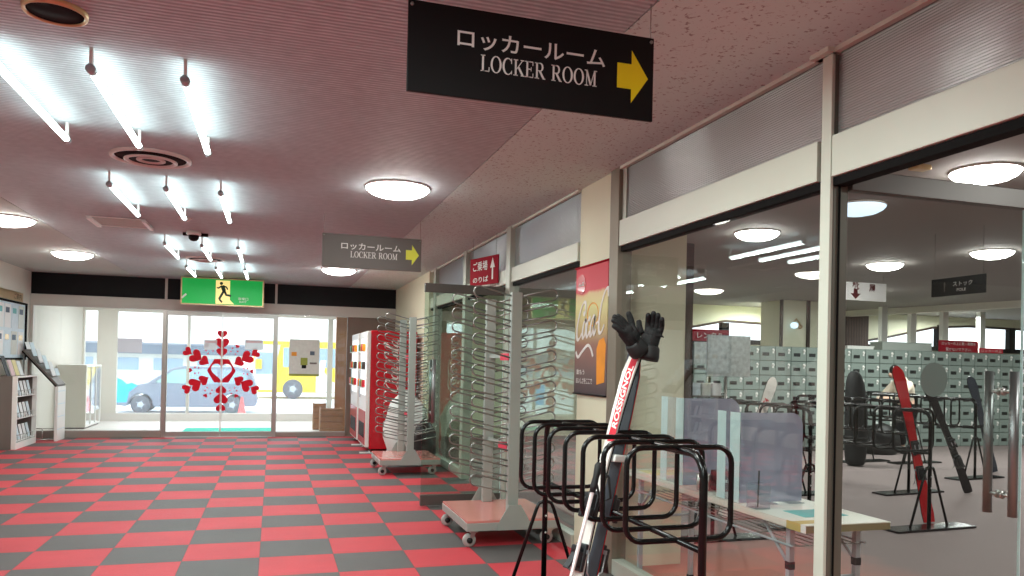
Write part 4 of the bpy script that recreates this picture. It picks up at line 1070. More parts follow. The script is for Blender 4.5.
# ------------------------------------------------------------------ skis
def ski(lab, foot, tip, face, top_mat, base_mat, wmul=1.0, bind=True, letter=None, lmat=None, group=None, stripe=None):
    foot, tip, face = Vector(foot), Vector(tip), Vector(face)
    up = (tip - foot); Ln = up.length; up.normalize(); n = (face - up * face.dot(up)).normalized(); s = n.cross(up)   # s: across
    t = thing('ski', lab, 'ski', foot, group)
    S = [(0.0, 0.094), (0.06, 0.105), (0.2, 0.088), (0.45, 0.072), (0.6, 0.074), (0.78, 0.09), (0.90, 0.108), (0.955, 0.10), (0.985, 0.066), (1.0, 0.02)]
    def camber(u_): return (0.0 if u_ < 0.84 else -0.45 * (u_ - 0.84) ** 2 * Ln * 2.2) + 0.02 * math.sin(PI * u_)
    def prof(mb, lo, hi, k=1.0):
        vs = []; fs = []
        for u_, w_ in S:
            curve = 0.0 if u_ < 0.84 else -0.45 * (u_ - 0.84) ** 2 * Ln * 2.2
            curve += 0.02 * math.sin(PI * u_)
            c = foot + up * (u_ * Ln) + n * curve
            for sg in (-1, 1):
                for h_ in (lo, hi): vs.append(c + s * (sg * w_ * wmul * k / 2) + n * h_)
        m = len(S)
        for i in range(m - 1):
            a = 4 * i; b = a + 4
            fs += [(a, b, b + 2, a + 2), (a + 1, a + 3, b + 3, b + 1), (a, a + 1, b + 1, b), (a + 2, b + 2, b + 3, a + 3)]
        fs += [(0, 2, 3, 1), (4 * m - 4, 4 * m - 3, 4 * m - 1, 4 * m - 2)]
        return mb.add(vs, fs)
    prof(MB(), -0.003, 0.004).build('base', base_mat, t)
    prof(MB(), 0.0041, 0.013, 0.93).build('top_sheet', top_mat, t)
    if stripe:
        mb = MB()
        N_ = 9
        for q in range(N_):
            ua, ub = 0.67 + 0.285 * q / N_, 0.67 + 0.285 * (q + 1) / N_
            pa, pb = foot + up * (ua * Ln) + n * (camber(ua) + 0.0138), foot + up * (ub * Ln) + n * (camber(ub) + 0.0138)
            mb.add([pa - s * 0.032, pa + s * 0.012, pb + s * 0.012, pb - s * 0.032] + [p_ + n * 0.0006 for p_ in (pa - s * 0.032, pa + s * 0.012, pb + s * 0.012, pb - s * 0.032)], [(3, 2, 1, 0), (4, 5, 6, 7), (0, 1, 5, 4), (2, 3, 7, 6), (1, 2, 6, 5), (3, 0, 4, 7)])
        mb.build('stripe', stripe, t)
    if letter:
        sg = -1 if up.cross(-s).dot(n) > 0 else 1
        mid = foot + up * (Ln * letter[1]) - (s * 0.010 if stripe else s * 0)
        ob = text(letter[0], 'lettering', lmat, t, mid, up, s * sg, h=letter[2], w=letter[3], shear=0.25, bold=0.03, depth=0.0)
        for v in ob.data.vertices:
            u_ = v.co.dot(up) / Ln
            v.co += n * (camber(u_) + 0.0152 - v.co.dot(n))
    if bind:
        for u_, kind in ((0.47, 'toe'), (0.31, 'heel')):
            c = foot + up * (u_ * Ln) + n * (0.035)
            mb = MB()
            mb.obox(c + n * 0.004, s, n, up, 0.068, 0.022, 0.13)
            mb.obox(c + n * 0.028 + up * (0.012 if kind == 'toe' else -0.012), s, n, up, 0.058, 0.036, 0.075)
            if kind == 'toe':
                for sg in (-1, 1): mb.obox(c + n * 0.034 - up * 0.045 + s * (sg * 0.028), s, n, up, 0.020, 0.026, 0.05)
            else:
                mb.obox(c + n * 0.056 - up * 0.02, s, n, (up - n * 0.5).normalized(), 0.036, 0.016, 0.10)
                mb.obox(c + n * 0.038 + up * 0.035, s, n, up, 0.046, 0.030, 0.03)
            b = mb.build('binding', m_bind, t, bevel=0.006)
            mb = MB()
            if kind == 'heel':
                for sg in (-1, 1): mb.tube([c + s * (sg * 0.045) + up * 0.03, c + s * (sg * 0.055) - up * 0.06 - n * 0.01, c + s * (sg * 0.06) - up * 0.10 - n * 0.05], 0.004, 6)
                mb.obox(c + up * 0.03, s, n, up, 0.096, 0.010, 0.02)
            else:
                for sg in (-1, 1): mb.obox(c + n * 0.047 + s * (sg * 0.018), s, n, up, 0.010, 0.006, 0.05)
            mb.build('brake' if kind == 'heel' else 'toe_spring', m_bind_s, b)
    return t
# the pair with the gloves, leaning in the front rack
fA, tA = Vector((1.285, 3.29, 0.005)), Vector((1.737, 3.49, 1.49))
face = Vector((-0.93, -0.37, 0.1))
ski('white ski with red lettered band under the gloves, leaning in the front rack', fA, tA, face, m_ski_w, m_ski_k, 0.78, True, ('ROSSIGNOL', 0.815, 0.034, 0.33), m_letter, None, m_redv)
sd = Vector((0.83, -0.55, 0)) * -1
ski('black based twin of the white ski, base outward behind it in the front rack', fA + Vector((0.075, 0.058, 0.0)), tA + Vector((0.035, 0.055, -0.02)), -face, m_ski_r, m_ski_g, 0.85, True)

u_ = (tA - fA).normalized(); c_ = fA.lerp(tA, 0.62) + Vector((0.03, 0.022, 0))
tag(MB().obox(c_, face.cross(u_).normalized(), face.normalized(), u_, 0.105, 0.082, 0.035).build('ski_strap', m_white, None, bevel=0.006), 'white strap clip holding the pair of skis together in the front rack', 'strap')
# gloves pulled over the tip
def skin(name, P, E, rad, mat, parent=None, sub=2, root=0):
    off = loc_of(parent)
    me = bpy.data.meshes.new(name); me.from_pydata([Vector(p) - off for p in P], E, []); me.materials.append(mat)
    o = bpy.data.objects.new(name, me); COL.objects.link(o)
    if parent is not None: o.parent = parent
    s = o.modifiers.new('skin', 'SKIN'); s.use_smooth_shade = True
    for i, v in enumerate(me.skin_vertices[0].data):
        r = rad[i]; v.radius = (r, r) if not isinstance(r, tuple) else r
        v.use_root = (i == root)
    u = o.modifiers.new('sub', 'SUBSURF'); u.levels = sub; u.render_levels = sub
    return o
def glove(lab, base, axis, side, nrm, spread, curl, scale=1.0):
    base = Vector(base); a = Vector(axis).normalized(); s = Vector(side); s = (s - a * s.dot(a)).normalized(); n = a.cross(s)
    t = thing('glove', lab, 'glove', base, None)
    k = scale
    q = lambda x, y, z: base + (a * y + s * x + n * z) * k
    P = [q(0, 0.0, 0), q(0, 0.05, 0), q(0, 0.095, 0), q(0, 0.13, 0)]; rad = [0.042 * k, 0.040 * k, 0.046 * k, 0.040 * k]; Ed = [(0, 1), (1, 2), (2, 3)]
    fx = (-0.036, -0.012, 0.012, 0.035); fl = (0.070, 0.086, 0.080, 0.060)
    for i in range(4):
        b = len(P); x = fx[i]
        P.append(q(x, 0.145, 0.004)); rad.append(0.0175 * k); Ed.append((3, b))
        l = fl[i]; dx = spread * (i - 1.5)
        P.append(q(x + dx * 0.5, 0.145 + l * 0.5, 0.004 + curl * 0.3)); rad.append(0.0165 * k); Ed.append((b, b + 1))
        P.append(q(x + dx, 0.145 + l, 0.004 + curl)); rad.append(0.0145 * k); Ed.append((b + 1, b + 2))
    b = len(P)
    P.append(q(-0.058, 0.105, 0.008)); rad.append(0.020 * k); Ed.append((2, b))
    P.append(q(-0.082, 0.145, 0.014)); rad.append(0.018 * k); Ed.append((b, b + 1))
    P.append(q(-0.094, 0.185, 0.018)); rad.append(0.015 * k); Ed.append((b + 1, b + 2))
    skin('shell', P, Ed, rad, m_fabric_k, t, 2)
    mb = MB(); Q = []
    mb.tube([q(0, -0.02, 0), q(0, 0.0, 0), q(0, 0.045, 0), q(0, 0.055, 0)], [0.052 * k, 0.056 * k, 0.050 * k, 0.044 * k], 16).build('cuff', m_rub, t)
    MB().obox(q(0, 0.072, 0.042), s, n, a, 0.062 * k, 0.008 * k, 0.022 * k).build('wrist_strap', m_black, t, bevel=0.002)
    return t
gb = tA + Vector((-0.005, -0.01, -0.075))
glove('black glove spread to the left on the ski tip', gb + Vector((-0.015, -0.05, 0.04)), (-0.66, -0.1, 0.74), (-0.6, -0.5, -0.50), (0, -1, 0), 0.002, -0.02, 0.95)
glove('black glove standing upright on the ski tip, right', gb + Vector((0.040, -0.050, 0.01)), (0.20, 0.0, 0.97), (0.75, -0.6, -0.2), (0, -1, 0), 0.001, -0.055, 0.95)

# ski pole in the front rack
t = thing('ski_pole', 'pinkish white ski pole leaning beside the ski in the front rack', 'ski pole', (1.0, 2.9, 0))
p0, p1 = Vector((1.08, 2.98, 0.0)), Vector((1.385, 3.13, 0.93))
dd = (p1 - p0).normalized()
MB().tube([p0 + dd * 0.04, p0 + dd * 0.4, p1 - dd * 0.10], [0.0065, 0.008, 0.009], 12).build('shaft', m_pole, t)
MB().tube([p0, p0 + dd * 0.05], [0.002, 0.006], 8).build('point', m_steel, t)
MB().tube([p0 + dd * 0.075, p0 + dd * 0.08, p0 + dd * 0.09], [0.03, 0.045, 0.01], 16).build('basket', m_rub, t)
MB().tube([p1 - dd * 0.12, p1 - dd * 0.09, p1 - dd * 0.05, p1, p1 + dd * 0.015], [0.012, 0.016, 0.014, 0.019, 0.012], 14).build('grip', m_rub, t)
mb = MB(); mb.tube([p1, p1 + Vector((0.04, -0.02, -0.05)), p1 + Vector((0.05, -0.02, -0.14)), p1 + Vector((0.01, -0.01, -0.16)), p1 - dd * 0.06], 0.006, 6); mb.build('strap', m_rub, t)

# skis in the locker room racks
SK = [('long red ski leaning in the rack through the open door', (5.80, 5.62, 0.005), (5.63, 5.86, 1.44), (-0.4, -0.9, 0), m_ski_r, m_ski_k, 1.05),
      ('black ski leaning right, foot on the carpet right of the red ski', (7.72, 6.93, 0.005), (6.87, 6.75, 1.30), (-0.3, -0.95, 0), m_ski_k, m_ski_k, 1.0),
      ('slate black ski leaning in the rack left of the steel door handles', (9.75, 8.35, 0.005), (9.19, 8.25, 1.34), (-0.4, -0.9, 0), m_ski_g, m_ski_k, 1.15),
      ('white ski with small red print standing behind the acrylic screen', (4.0, 6.22, 0.005), (4.75, 6.5, 1.31), (-0.4, -0.9, 0), m_ski_w, m_ski_k, 1.0),
      ('white ski by the display stand, left of the acrylic screens', (3.18, 6.02, 0.005), (3.42, 6.05, 1.42), (-0.4, -0.9, 0), m_ski_w, m_ski_k, 0.9)]
for lab, f_, t_, fc, a, b, wm in SK:
    o = ski(lab, f_, t_, fc, a, b, wm, True, ('C4', 0.80, 0.05, 0.08) if 'small red' in lab else None, m_redv)
def bag(lab, c, sx, sy, sz, seed):
    return sack('boot_bag', lab, 'bag', c, sx, sy, sz, m_blackbag, seed)

m_tleg = M('pale_grey_enamel', rgb(176, 184, 190), 0.4, metal=0.1)
# ------------------------------------------------------------------ folding table with what stands on it
t = thing('folding_table', 'long ivory folding table behind the glass pane', 'table', (2.45, 3.7, 0))
tx0, tx1, ty0, ty1, tz = 2.217, 2.672, 2.80, 4.60, 0.70
MB().box(tx0, tx1, ty0, ty1, tz - 0.004, tz).build('tabletop', m_table, t)
MB().box(tx0 + 0.001, tx1 - 0.001, ty0 + 0.012, ty1 - 0.012, tz - 0.034, tz - 0.0045).build('edge_band', m_table, t, bevel=0.003)
for ya_, yb_ in ((ty0 + 0.001, ty0 + 0.0115), (ty1 - 0.0115, ty1 - 0.001)): MB().box(tx0 + 0.001, tx1 - 0.001, ya_, yb_, tz - 0.034, tz - 0.0045).build('end_band', m_tedge, t)
for y in (ty0 + 0.16, ty1 - 0.16):
    for x in (tx0 + 0.045, tx1 - 0.045):
        l = MB().box(x - 0.014, x + 0.014, y - 0.014, y + 0.014, 0.015, tz - 0.036).build('leg', m_tleg, t, bevel=0.003)
        MB().box(x - 0.017, x + 0.017, y - 0.017, y + 0.017, 0, 0.03).build('foot_cap', m_rub, l)
        MB().box(x - 0.0155, x + 0.0155, y - 0.0155, y + 0.0155, 0.47, 0.505).build('collar', m_rub, l)
    MB().tube([(tx0 + 0.045, y, 0.42), (tx1 - 0.045, y, 0.42)], 0.009, 8).build('stretcher', m_tleg, t)
    s = 1 if y < 3.7 else -1
    for x in (tx0 + 0.045, tx1 - 0.045):
        MB().tube([(x, y, 0.48), (x, y + s * 0.20, tz - 0.045)], 0.008, 8).build('brace', m_tleg, t)
mb = MB()
for x in (tx0 + 0.03, tx1 - 0.03): mb.tube([(x, ty0 + 0.12, tz - 0.12), (x, ty1 - 0.12, tz - 0.12)], 0.006, 6)
mb.build('shelf_rail', m_tleg, t)
mb = MB()
for k in range(7): mb.tube([(tx0 + 0.07 + k * 0.05, ty0 + 0.12, tz - 0.12), (tx0 + 0.07 + k * 0.05, ty1 - 0.12, tz - 0.12)], 0.003, 6)
for k in range(6): mb.tube([(tx0 + 0.03, ty0 + 0.14 + k * 0.30, tz - 0.124), (tx1 - 0.03, ty0 + 0.14 + k * 0.30, tz - 0.124)], 0.003, 6)
mb.build('wire_shelf', m_wire, t)
MB().box(tx0 - 0.001, tx0 + 0.002, ty0, ty0 + 0.03, tz - 0.035, tz + 0.0006).build('corner_tape', m_white, t)
MB().box(tx0 - 0.001, tx0 + 0.002, ty0 + 0.035, ty0 + 0.13, tz - 0.035, tz + 0.0006).build('corner_tape', m_tape, t)
MB().box(tx0, tx0 + 0.12, ty0 + 0.035, ty0 + 0.10, tz + 0.0002, tz + 0.0007).build('corner_tape', m_tape, t)
tag(MB().box(2.34, 2.58, 2.96, 3.12, tz, tz + 0.002).build('paper_sheet', m_teal), 'teal printed sheet lying on the table before the near acrylic screen', 'paper')
tag(MB().box(2.40, 2.62, 3.56, 3.70, tz, tz + 0.002).build('paper_sheet', m_paper_y), 'pale yellow sheet on the table between the two acrylic screens', 'paper')
tag(MB().box(2.28, 2.62, 4.30, 4.52, tz, tz + 0.002).build('paper_sheet', m_paper_y), 'pale yellow sheet at the far end of the table by the pillar', 'paper')
def screen(lab, y, x0, x1, zt, wing):
    t = thing('acrylic_screen', lab, 'screen', ((x0 + x1) / 2, y, tz))
    z0 = tz
    poly = [(x0, z0 + 0.006), (x1, z0 + 0.006)] + arc(x1 - 0.07, zt - 0.07, 0.07, 0.07, 0, 90, 8) + [(x0, zt)]
    MB().prism(poly, (0, y, 0), X, Z, (0, 0.006, 0)).build('front_panel', m_acryl, t)
    MB().box(x0 - 0.006, x0 - 0.0005, y + 0.0065, y + wing, z0 + 0.006, zt).build('side_wing', m_acryl_c, t)
    MB().box(x0 - 0.0085, x0 - 0.0065, y + wing - 0.075, y + wing, z0 + 0.006, zt).build('edge_glow_strip', m_acryl_e, t)  # edge glow of the wing painted on as white film
    MB().box(x0 - 0.0085, x0 - 0.0065, y, y + 0.085, z0 + 0.006, zt).build('edge_glow_strip', m_acryl_e, t)
    for x in (x0 + 0.10, x1 - 0.11):
        MB().box(x, x + 0.09, y - 0.05, y + 0.07, z0 + 0.0008, z0 + 0.0055).build('foot', m_acryl_c, t)
    return t
screen('near lilac tinted acrylic screen with white edge glow on the table', 3.32, 2.236, 2.60, 1.155, 0.20)
screen('far acrylic screen with white edge glow on the table, nearer the pillar', 3.88, 2.240, 2.60, 1.20, 0.26)
t = thing('acrylic_box', 'small clear acrylic box before the near acrylic screen', 'box', (2.26, 3.21, tz))
mb = MB(); bx0, bx1, b0, b1 = 2.225, 2.305, 3.17, 3.25
mb.box(bx0, bx1, b0, b0 + 0.003, tz + 0.003, tz + 0.12); mb.box(bx0, bx1, b1 - 0.003, b1, tz + 0.003, tz + 0.12); mb.box(bx0, bx0 + 0.003, b0 + 0.0032, b1 - 0.0032, tz + 0.003, tz + 0.12); mb.box(bx1 - 0.003, bx1, b0 + 0.0032, b1 - 0.0032, tz + 0.003, tz + 0.12); mb.box(bx0, bx1, b0, b1, tz, tz + 0.0028)
mb.build('walls', m_acryl_c, t)
tag(MB().tube([(2.262, 3.21, tz + 0.004), (2.270, 3.215, tz + 0.18)], 0.004, 8).build('pen', m_rub), 'thin dark pen standing in the small acrylic box', 'pen')
t = thing('card_box', 'dark red box with white dashes between the two acrylic screens', 'box', (2.45, 3.62, tz))
MB().box(2.34, 2.48, 3.66, 3.76, tz, tz + 0.11).build('carton', m_darkred, t, bevel=0.004)
mb = MB()
for k in range(4): mb.box(2.365 + k * 0.022, 2.381 + k * 0.022, 3.657, 3.6585, tz + 0.05, tz + 0.068)
mb.build('white_dash', m_letter, t)
t = thing('metal_cup', 'grey metal cup beside the dark red box on the table', 'cup', (2.285, 3.74, tz))
MB().lathe([(0.034, 0), (0.038, 0.004), (0.040, 0.09), (0.037, 0.09), (0.034, 0.008), (0, 0.006)], (2.285, 3.74, tz), 'Z', 20).build('body', m_steel, t)

# display stand and hanging info sheets left of the lockers
t = thing('display_stand', 'dark shelf stand with red header sign beyond the table', 'display stand', (4.68, 7.75, 0))
dx0, dx1, dy0, dy1 = 4.46, 4.91, 7.6, 7.95
mb = MB()
for x in (dx0, dx1 - 0.02):
    for yy in (dy0, dy1 - 0.02): mb.box(x, x + 0.02, yy, yy + 0.02, 0, 1.79)
mb.build('frame', m_rackblk, t)
for z in (0.35, 0.72, 1.05, 1.36): MB().box(dx0, dx1, dy0 + 0.021, dy1 - 0.021, z, z + 0.018).build('shelf', m_grey, t)
MB().box(dx0 - 0.01, dx1 + 0.01, dy0 - 0.012, dy0 - 0.002, 1.68, 1.81).build('header_board', m_redsign, t)
text('レンタル', 'lettering', m_letter, t, ((dx0 + dx1) / 2, dy0 - 0.0135, 1.745), X, Z, w=0.34, h=0.07, bold=0.01)
MB().box(dx0 + 0.03, dx1 - 0.03, dy0 - 0.008, dy0 - 0.002, 1.42, 1.67).build('info_sheet', m_info, t)
for k, z in enumerate((0.738, 1.068)):
    for j in range(3):
        o = MB().box(dx0 + 0.03 + j * 0.135, dx0 + 0.145 + j * 0.135, dy0 + 0.04, dy0 + 0.22, z, z + 0.14).build('small_box', (m_paper, m_paper_b, m_poster)[(j + k) % 3], bevel=0.003)
        tag(o, 'small pale box on the dark shelf stand', 'box', 'pale boxes on the shelf stand')
t = thing('info_board', 'pale mottled information board on a slim stand before the sage lockers', 'notice board', (4.28, 6.6, 0))
MB().box(4.05, 4.53, 6.60, 6.612, 1.30, 1.70).build('sheet', m_info, t)
MB().box(4.04, 4.54, 6.612, 6.622, 1.29, 1.71).build('backing', m_acryl_c, t)
MB().tube([(4.28, 6.635, 0.02), (4.28, 6.635, 1.6)], 0.012, 8).build('pole', m_steel, t)
MB().lathe([(0.0, 0.02), (0.03, 0.02), (0.14, 0.008), (0.14, 0), (0, 0)], (4.28, 6.635, 0), 'Z', 24).build('base', m_steel, t)

# ------------------------------------------------------------------ lockers
LW, LH, LY, NR = 0.3215, 0.256, 11.5, 7
LX0, NU, NCOL = 6.80, 8, 3
def locker_unit(x0):
    t = thing('locker_unit', 'x', 'lockers', (x0, LY, 0), 'sage green lockers in the locker room')
    W = NCOL * LW; Ht = NR * LH
    mb = MB(); mb.box(x0, x0 + W, LY + 0.02, LY + 0.5, 0.0, Ht); mb.build('carcass', m_lock_f, t)
    first = None
    for c in range(NCOL):
        for r in range(NR):
            a, z = x0 + c * LW, r * LH
            if first is None:
                d = MB().box(a + 0.006, a + LW - 0.006, LY, LY + 0.018, z + 0.006, z + LH - 0.006).build('door', m_lock, t, bevel=0.004)
                MB().box(a + 0.055, a + 0.19, LY - 0.004, LY - 0.0005, z + 0.085, z + 0.145).build('number_plate', m_plate, d)
                mb = MB(); mb.lathe([(0, -0.022), (0.018, -0.022), (0.024, -0.010), (0.024, 0)], (a + LW - 0.05, LY - 0.0005, z + 0.185), 'Y', 12); mb.box(a + LW - 0.066, a + LW - 0.034, LY - 0.006, LY - 0.0005, z + 0.13, z + 0.215)
                mb.build('coin_lock', m_white, d)
                first = d
            else:
                e = copy_tree(first, t); e.location = (c * LW, 0, z)
    return t
u0 = locker_unit(LX0)
LABS = ['leftmost sage locker unit behind the display stand', 'second sage locker unit from the left, behind the info board', 'sage locker unit behind the near acrylic screen', 'sage locker unit just left of the near steel post', 'sage locker unit behind the crouching person', 'sage locker unit behind the round door sticker', 'sage locker unit under the red notice', 'rightmost sage locker unit behind the steel door handles']
for i in range(NU):
    c = u0 if i == 0 else copy_tree(u0)
    c.location = (LX0 + i * NCOL * LW, LY, 0); c['label'] = LABS[i]
# on top of the lockers
Ht = NR * LH
def top_item(lab, u0_, v0, u1_, v1, mat, name, cat, txt=None):
    a, b = onY(u0_, v0, 11.62), onY(u1_, v1, 11.62)
    t = thing(name, lab, cat, ((a.x + b.x) / 2, 11.62, Ht))
    if cat == 'sign':
        MB().box(a.x, b.x, 11.62, 11.632, Ht + 0.0005, a.z).build('board', mat, t)
        MB().box(a.x, b.x, 11.60, 11.70, Ht + 0.0005, Ht + 0.008).build('foot', m_steel, t)
        hh = (a.z - Ht) / (len(txt) * 1.9)
        for k, s in enumerate(txt):
            text(s, 'lettering', m_letter, t, ((a.x + b.x) / 2, 11.6185, a.z - (a.z - Ht) * (k + 0.52) / (len(txt) + 0.04)), X, Z, w=(b.x - a.x) * (0.86 if k == 0 else 0.66), h=hh)
    else:
        MB().box(a.x, b.x, 11.58, 11.9, Ht + 0.0005, a.z - 0.02).build('carton', mat, t, bevel=0.004)
        MB().box(a.x - 0.01, b.x + 0.01, 11.57, 11.91, a.z - 0.019, a.z).build('lid', mat, t)
    return t
top_item('long grey box lying on top of the lockers', 881, 341.5, 930, 350, m_rackpost, 'storage_box', 'box')
top_item('red notice with white writing standing on top of the lockers', 939, 340, 978, 353, m_redsign, 'notice_sign', 'sign', ('ロッカーの上に靴・荷物を', '置かないで下さい。'))
top_item('smaller red notice on top of the lockers, right of the first', 979.5, 348, 1003, 354, m_redv, 'notice_sign', 'sign', ('ロッカーの上',))
top_item('white carton on top of the lockers beside the near post', 846, 345.5, 872, 350, m_white, 'carton', 'box')
# small wall lamp on the pillar
t = thing('wall_lamp', 'small wall lamp with pale glass on the locker room pillar', 'wall lamp', (9.5, 12.26, 2.2))
p = onY(793, 326, 12.24)
MB().lathe([(0.02, -0.05), (0.06, -0.03), (0.075, 0.02), (0.05, 0.06), (0.0, 0.07)], (p.x, 12.20, p.z), 'Z', 16).build('glass_shade', m_dome_b, t)
MB().tube([(p.x, 12.20, p.z + 0.07), (p.x + 0.05, 12.22, p.z + 0.14), (p.x + 0.16, 12.25, p.z + 0.06), (p.x + 0.2, 12.29, p.z)], 0.012, 8).build('arm', m_brass, t)
MB().lathe([(0, -0.03), (0.045, -0.02), (0.05, 0), (0, 0)], (p.x + 0.2, 12.298, p.z), 'Y', 14).build('back_plate', m_brass, t)
# signs hanging in the locker room
def loc_sign(lab, A, B, z0, z1, mat):
    A, B = Vector(A), Vector(B); a = (B - A).normalized(); n = a.cross(Z); c = (A + B) / 2
    t = thing('hanging_sign', lab, 'sign', (c.x, c.y, z0))
    MB().obox((c.x, c.y, (z0 + z1) / 2), a, n, Z, (B - A).length, 0.012, z1 - z0).build('board', mat, t)
    mb = MB()
    for s in (-0.45, 0.45):
        q = c + (B - A) * s; mb.tube([(q.x, q.y, z1 - 0.01), (q.x, q.y, CZ)], 0.0022, 6)
    mb.build('wire', m_wire, t)
    return t, a, n, c, (B - A).length
t, a, n, c, W = loc_sign('dark pole sign hanging in the locker room, upper right', (6.0, 5.83, 0), (6.0, 5.247, 0), 2.10, 2.267, m_sign)
f = Vector((c.x, c.y, 2.183)) + n * 0.0078
text('ストック', 'japanese_lettering', m_letter, t, f + a * (W * 0.10) + Z * 0.022, a, Z, w=W * 0.36, h=0.045, bold=0.01)
text('POLE', 'english_lettering', m_letter, t, f + a * (W * 0.08) - Z * 0.035, a, Z, w=W * 0.17, h=0.026, bold=0.01)
MB().prism([(-0.005, -0.04), (0.005, -0.04), (0.005, 0.02), (0.014, 0.02), (0, 0.05), (-0.014, 0.02), (-0.005, 0.02)], f - a * (W * 0.24), a, Z, n * 0.001).build('arrow', m_grey, t)
t, a, n, c, W = loc_sign('white sign with dark red arrow pointing down, hanging in the locker room', (7.05, 8.5, 0), (7.957, 8.5, 0), 2.335, 2.58, m_paper)
f = Vector((c.x, c.y, 2.457)) + n * 0.0078
MB().prism([(-0.03, 0.03), (0.03, 0.03), (0.03, -0.03), (0.085, -0.03), (0, -0.105), (-0.085, -0.03), (-0.03, -0.03)], f - a * (W * 0.06), a, Z, n * 0.002).build('arrow', m_darkred, t)
text('靴', 'lettering', m_darkred, t, f - a * (W * 0.06) + Z * 0.072, a, Z, w=0.11, h=0.10, bold=0.02)
text('履', 'lettering', m_darkred, t, f + a * (W * 0.24) + Z * 0.055, a, Z, w=0.11, h=0.10, bold=0.02)
# ------------------------------------------------------------------ person at the lockers
t = thing('person', 'person in a cream hooded jacket and black trousers reaching into a locker', 'person', (10.50, 10.6, 0))
def arm(sy, el, wr):
    return [(10.38, 10.6 + sy * 0.17, 1.20), el, wr]
P = [(10.50, 10.6, 0.88), (10.47, 10.6, 1.03), (10.40, 10.6, 1.19), (10.33, 10.6, 1.28), (10.275, 10.6, 1.335), (10.225, 10.6, 1.385), (10.19, 10.6, 1.43)]
rad = [0.125, 0.115, 0.13, 0.075, 0.052, 0.082, 0.085]; Ed = [(i, i + 1) for i in range(6)]
def add(p, r, frm):
    P.append(p); rad.append(r); Ed.append((frm, len(P) - 1)); return len(P) - 1
n_ = add((10.105, 10.6, 1.375), 0.016, 5)                       # nose
for s in (-1, 1): add((10.235, 10.6 + s * 0.088, 1.395), 0.018, 5)   # ears
for s, el, wr in ((-1, (10.14, 10.40, 1.00), (9.93, 10.47, 0.965)), (1, (10.18, 10.83, 0.98), (9.98, 10.74, 0.93))):
    a = add((10.39, 10.6 + s * 0.165, 1.21), 0.062, 2); b = add(el, 0.046, a); c = add(wr, 0.032, b)
    h = add((wr[0] - 0.06, wr[1] - s * 0.004, wr[2] + 0.01), (0.036, 0.018), c)
    for k in range(4):
        f0 = add((wr[0] - 0.105, wr[1] - 0.030 + 0.02 * k, wr[2] + 0.012), 0.009, h); add((wr[0] - 0.145 - 0.012 * (k in (1, 2)), wr[1] - 0.032 + 0.021 * k, wr[2] - 0.005), 0.008, f0)
    th = add((wr[0] - 0.05, wr[1] - s * 0.045, wr[2] + 0.02), 0.010, h); add((wr[0] - 0.085, wr[1] - s * 0.055, wr[2] + 0.015), 0.009, th)
for s in (-1, 1):
    a = add((10.50, 10.6 + s * 0.095, 0.80), 0.095, 0); b = add((10.45, 10.6 + s * 0.11, 0.47), 0.062, a); c = add((10.53, 10.6 + s * 0.11, 0.09), 0.042, b); add((10.37, 10.6 + s * 0.12, 0.045), 0.040, c)
skin('body', P, Ed, rad, m_skin, t, 2)
P = [(10.50, 10.6, 0.80), (10.47, 10.6, 1.03), (10.40, 10.6, 1.19), (10.335, 10.6, 1.275)]; rad = [0.165, 0.16, 0.165, 0.095]; Ed = [(0, 1), (1, 2), (2, 3)]
for s, el, wr in ((-1, (10.14, 10.40, 1.00), (9.95, 10.465, 0.967)), (1, (10.18, 10.83, 0.98), (10.0, 10.735, 0.933))):
    a = add((10.39, 10.6 + s * 0.165, 1.21), 0.088, 2); b = add(el, 0.068, a); add(wr, 0.050, b)
add((10.45, 10.6, 1.33), 0.10, 3)
skin('jacket', P, Ed, rad, m_jacket, t, 2)
P = [(10.50, 10.6, 0.86)]; rad = [0.14]; Ed = []
for s in (-1, 1):
    a = add((10.50, 10.6 + s * 0.095, 0.78), 0.115, 0); b = add((10.45, 10.6 + s * 0.11, 0.47), 0.084, a); add((10.525, 10.6 + s * 0.11, 0.12), 0.068, b)
skin('trousers', P, Ed, rad, m_trouser, t, 2)
P = [(10.285, 10.6, 1.36), (10.265, 10.6, 1.43), (10.20, 10.6, 1.475), (10.135, 10.6, 1.465)]; rad = [0.085, 0.100, 0.098, 0.06]; Ed = [(0, 1), (1, 2), (2, 3)]
for s in (-1, 1): add((10.24, 10.6 + s * 0.07, 1.40), 0.05, 1)
skin('hair', P, Ed, rad, m_hair, t, 2)
for s in (-1, 1): MB().lathe([(0, -0.008), (0.008, 0), (0, 0.008)], (10.123, 10.6 + s * 0.032, 1.405), 'X', 10).build('eye', m_black, t)
MB().box(10.125, 10.135, 10.575, 10.625, 1.338, 1.344).build('mouth', m_darkred, t)
for s in (-1, 1): MB().box(10.28, 10.58, 10.6 + s * 0.115 - 0.05, 10.6 + s * 0.115 + 0.05, 0.0, 0.10).build('shoe', m_rub, t, bevel=0.03)
t.location = (10.42, 10.6, -0.0); t.scale = (1, 1, 0.97)
sack('boot_bag', 'black boot bag on the floor left of the person at the lockers', 'bag', (9.85, 10.55, 0), 0.30, 0.2, 0.52, m_blackbag, 11)
bx_, by_ = 8.16, 9.25
t = thing('ski_bag', 'tall black ski bag standing just right of the near steel post', 'bag', (bx_, by_, 0))
MB().tube([(bx_, by_, 0.0), (bx_, by_, 0.05), (bx_ + 0.01, by_, 0.5), (bx_ - 0.01, by_, 0.95), (bx_ - 0.03, by_, 1.25), (bx_ - 0.05, by_, 1.36), (bx_ - 0.055, by_, 1.39)], [0.11, 0.15, 0.165, 0.155, 0.13, 0.08, 0.03], 16).build('bag_body', m_fabric_k, t, subsurf=1)
